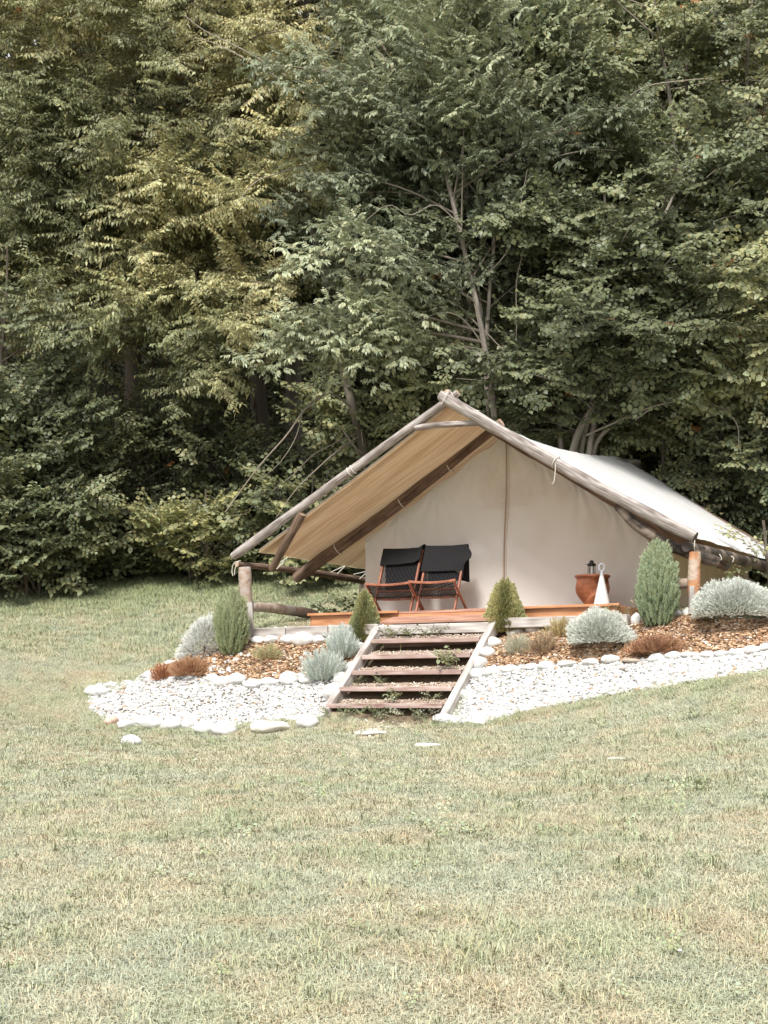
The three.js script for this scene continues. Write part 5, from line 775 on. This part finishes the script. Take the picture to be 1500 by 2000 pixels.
function towel(label, at, half, front, rearLen, shapeFn) {
  const t = thing('towel', label, 'towel', at); t.rotation.y = CYAW;
  const dir = V(0, -0.9, 0.47).normalize(), nrm = V(0, 0.47, 0.9).normalize(), top = V(0, 0.94, -0.605), Tt = front + rearLen;
  const pt = (a, b, off) => {                                // a across, b from the rear hem over the top to the front hem
    const s = b * Tt - rearLen, x = lerp(-half, half, a); let p;
    if (s < -0.03) p = top.clone().add(V(x, (s + 0.03), -0.035 + (s + 0.03) * 0.05)); else if (s < 0.03) { const q = (s + 0.03) / 0.06 * Math.PI; p = top.clone().add(V(x, 0.02 * Math.sin(q), -0.035 * Math.cos(q) )); } else p = top.clone().addScaledVector(dir, s - 0.03).addScaledVector(nrm, 0.035).add(V(x, 0, 0));
    p.addScaledVector(nrm, 0.016 * (fbm(a * 5, b * 4, half, 99, 3) - 0.5) + off); p.y -= 0.012 * Math.sin(a * Math.PI) * (1 - Math.abs(s)); shapeFn(p, a, s); return p;
  };
  const f = sheet(36, 44, (a, b) => pt(a, b, 0)), g = sheet(36, 44, (a, b) => pt(a, b, -0.012));
  const e = (fn) => sheet(44, 1, (a, b) => fn(a, b ? 0 : -0.012));
  part('towel_cloth', [f, g, e((a, o) => pt(a, 0, o)), e((a, o) => pt(a, 1, o)), e((a, o) => pt(0, a, o)), e((a, o) => pt(1, a, o))], new THREE.MeshStandardMaterial({ color: M.towel.color, roughness: 1, side: THREE.DoubleSide, bumpMap: barkBump, bumpScale: 0.003 }), t);
}
towel('short black towel over the back of the left chair', cAt(757, 23.15), 0.30, 0.31, 0.62, (p, a, s) => { if (s > 0) p.y += 0.03 * a * s / 0.3; p.y += 0.035 * smooth(0.85, 1, a); if (s < 0.05) p.x += 0.02 * a; });
towel('long black towel over the back of the right chair with a flared corner', cAt(843, 22.75), 0.305, 0.45, 0.5, (p, a, s) => { const e = smooth(0.8, 1, a), f = smooth(0.02, 0.2, s) * (1 - smooth(0.24, 0.36, s)); p.x += 0.09 * e * f; p.y -= 0.1 * e * smooth(0.3, 0.44, s) ; p.x -= 0.03 * (1 - a) * smooth(0.1, 0.44, s) * 0; p.y -= 0.025 * smooth(0, -0.1, s) * e; });
{ // swirled urn
  const p = F(1.53, DECKV, 1.10), t = thing('urn', 'large brown glazed urn with a twisted body beside the tent wall', 'urn', p), prof = [[0.0, 0.115], [0.02, 0.125], [0.06, 0.14], [0.10, 0.165], [0.16, 0.2], [0.22, 0.222], [0.28, 0.226], [0.34, 0.216], [0.385, 0.208], [0.405, 0.212], [0.42, 0.232], [0.432, 0.236], [0.44, 0.228]];
  const rad = y => { for (let i = 1; i < prof.length; i++) if (y <= prof[i][0]) { const a = prof[i - 1], b = prof[i]; return lerp(a[1], b[1], (y - a[0]) / (b[0] - a[0])); } return 0.228; };
  part('body', sheet(120, 60, (a, b) => { const y = b * 0.44, th = a * 6.2832; let q = ((th * 2 / 6.2832 - y * 2.3 + 2.5) % 1 + 1) % 1; const fold = smooth(0, 0.07, q) * (1 - smooth(0.35, 1, q)), k = smooth(0.0, 0.08, y) * (1 - smooth(0.37, 0.41, y)), r = rad(y) * (1 - 0.34 * (1 - fold) * k); return V(Math.sin(th) * r, y, Math.cos(th) * r); }, (a, b) => [a * 1.4, b * 0.5]), M.urn, t);
  part('rim', new THREE.TorusGeometry(0.222, 0.014, 8, 48).rotateX(Math.PI / 2).translate(0, 0.436, 0), M.urn, t); part('lid', new THREE.CylinderGeometry(0.21, 0.21, 0.02, 40).translate(0, 0.425, 0), M.urn, t);
  // lantern on the urn
  const L = thing('lantern', 'small black candle lantern standing on the brown urn', 'lantern', p.clone().add(V(-0.02, 0.437, 0.06)));
  part('base', new THREE.CylinderGeometry(0.05, 0.056, 0.016, 24).translate(0, 0.008, 0), M.metal, L); part('glass', new THREE.CylinderGeometry(0.042, 0.042, 0.11, 24, 1, true).translate(0, 0.071, 0), M.glass, L); part('candle', new THREE.CylinderGeometry(0.016, 0.016, 0.06, 16).translate(0, 0.046, 0), M.candle, L);
  for (let k = 0; k < 6; k++) part('bar', new THREE.CylinderGeometry(0.0045, 0.0045, 0.115, 6).translate(Math.cos(k * 1.047) * 0.047, 0.072, Math.sin(k * 1.047) * 0.047), M.metal, L);
  part('cap', new THREE.LatheGeometry([[0, 0.128], [0.05, 0.128], [0.058, 0.136], [0.056, 0.152], [0.04, 0.165], [0.028, 0.17], [0.03, 0.182], [0.024, 0.196], [0.01, 0.204], [0, 0.206]].map(a => new THREE.Vector2(...a)), 28), M.metal, L);
  part('bail', cord([V(-0.05, 0.14, 0), V(-0.075, 0.15, 0.01), V(-0.085, 0.148, 0.02)], 0.003, 8), M.metal, L);
  // cone lamp
  const q = F(1.79, DECKV, 0.75), C = thing('cone_lamp', 'white cone shaped garden lamp with a ring handle in front of the urn', 'lamp', q);
  part('cone', new THREE.LatheGeometry([[0, 0], [0.108, 0], [0.112, 0.006], [0.108, 0.02], [0.026, 0.40], [0.0, 0.402]].map(a => new THREE.Vector2(...a)), 40), M.lampWhite, C);
  part('neck', new THREE.LatheGeometry([[0.025, 0.398], [0.022, 0.42], [0.016, 0.45], [0.014, 0.47]].map(a => new THREE.Vector2(...a)), 20), M.lampGrey, C);
  const lp = []; for (let i = 0; i <= 20; i++) { const a = -Math.PI / 2 + i / 20 * 6.2832; lp.push(V(Math.cos(a) * 0.034, 0.522 + Math.sin(a) * (Math.sin(a) < 0 ? 0.058 : 0.036), 0)); }
  const h = part('handle', new THREE.TubeGeometry(new THREE.CatmullRomCurve3(lp, false), 40, 0.013, 10), M.lampGrey, C);
}
renderer.render(scene, camera);
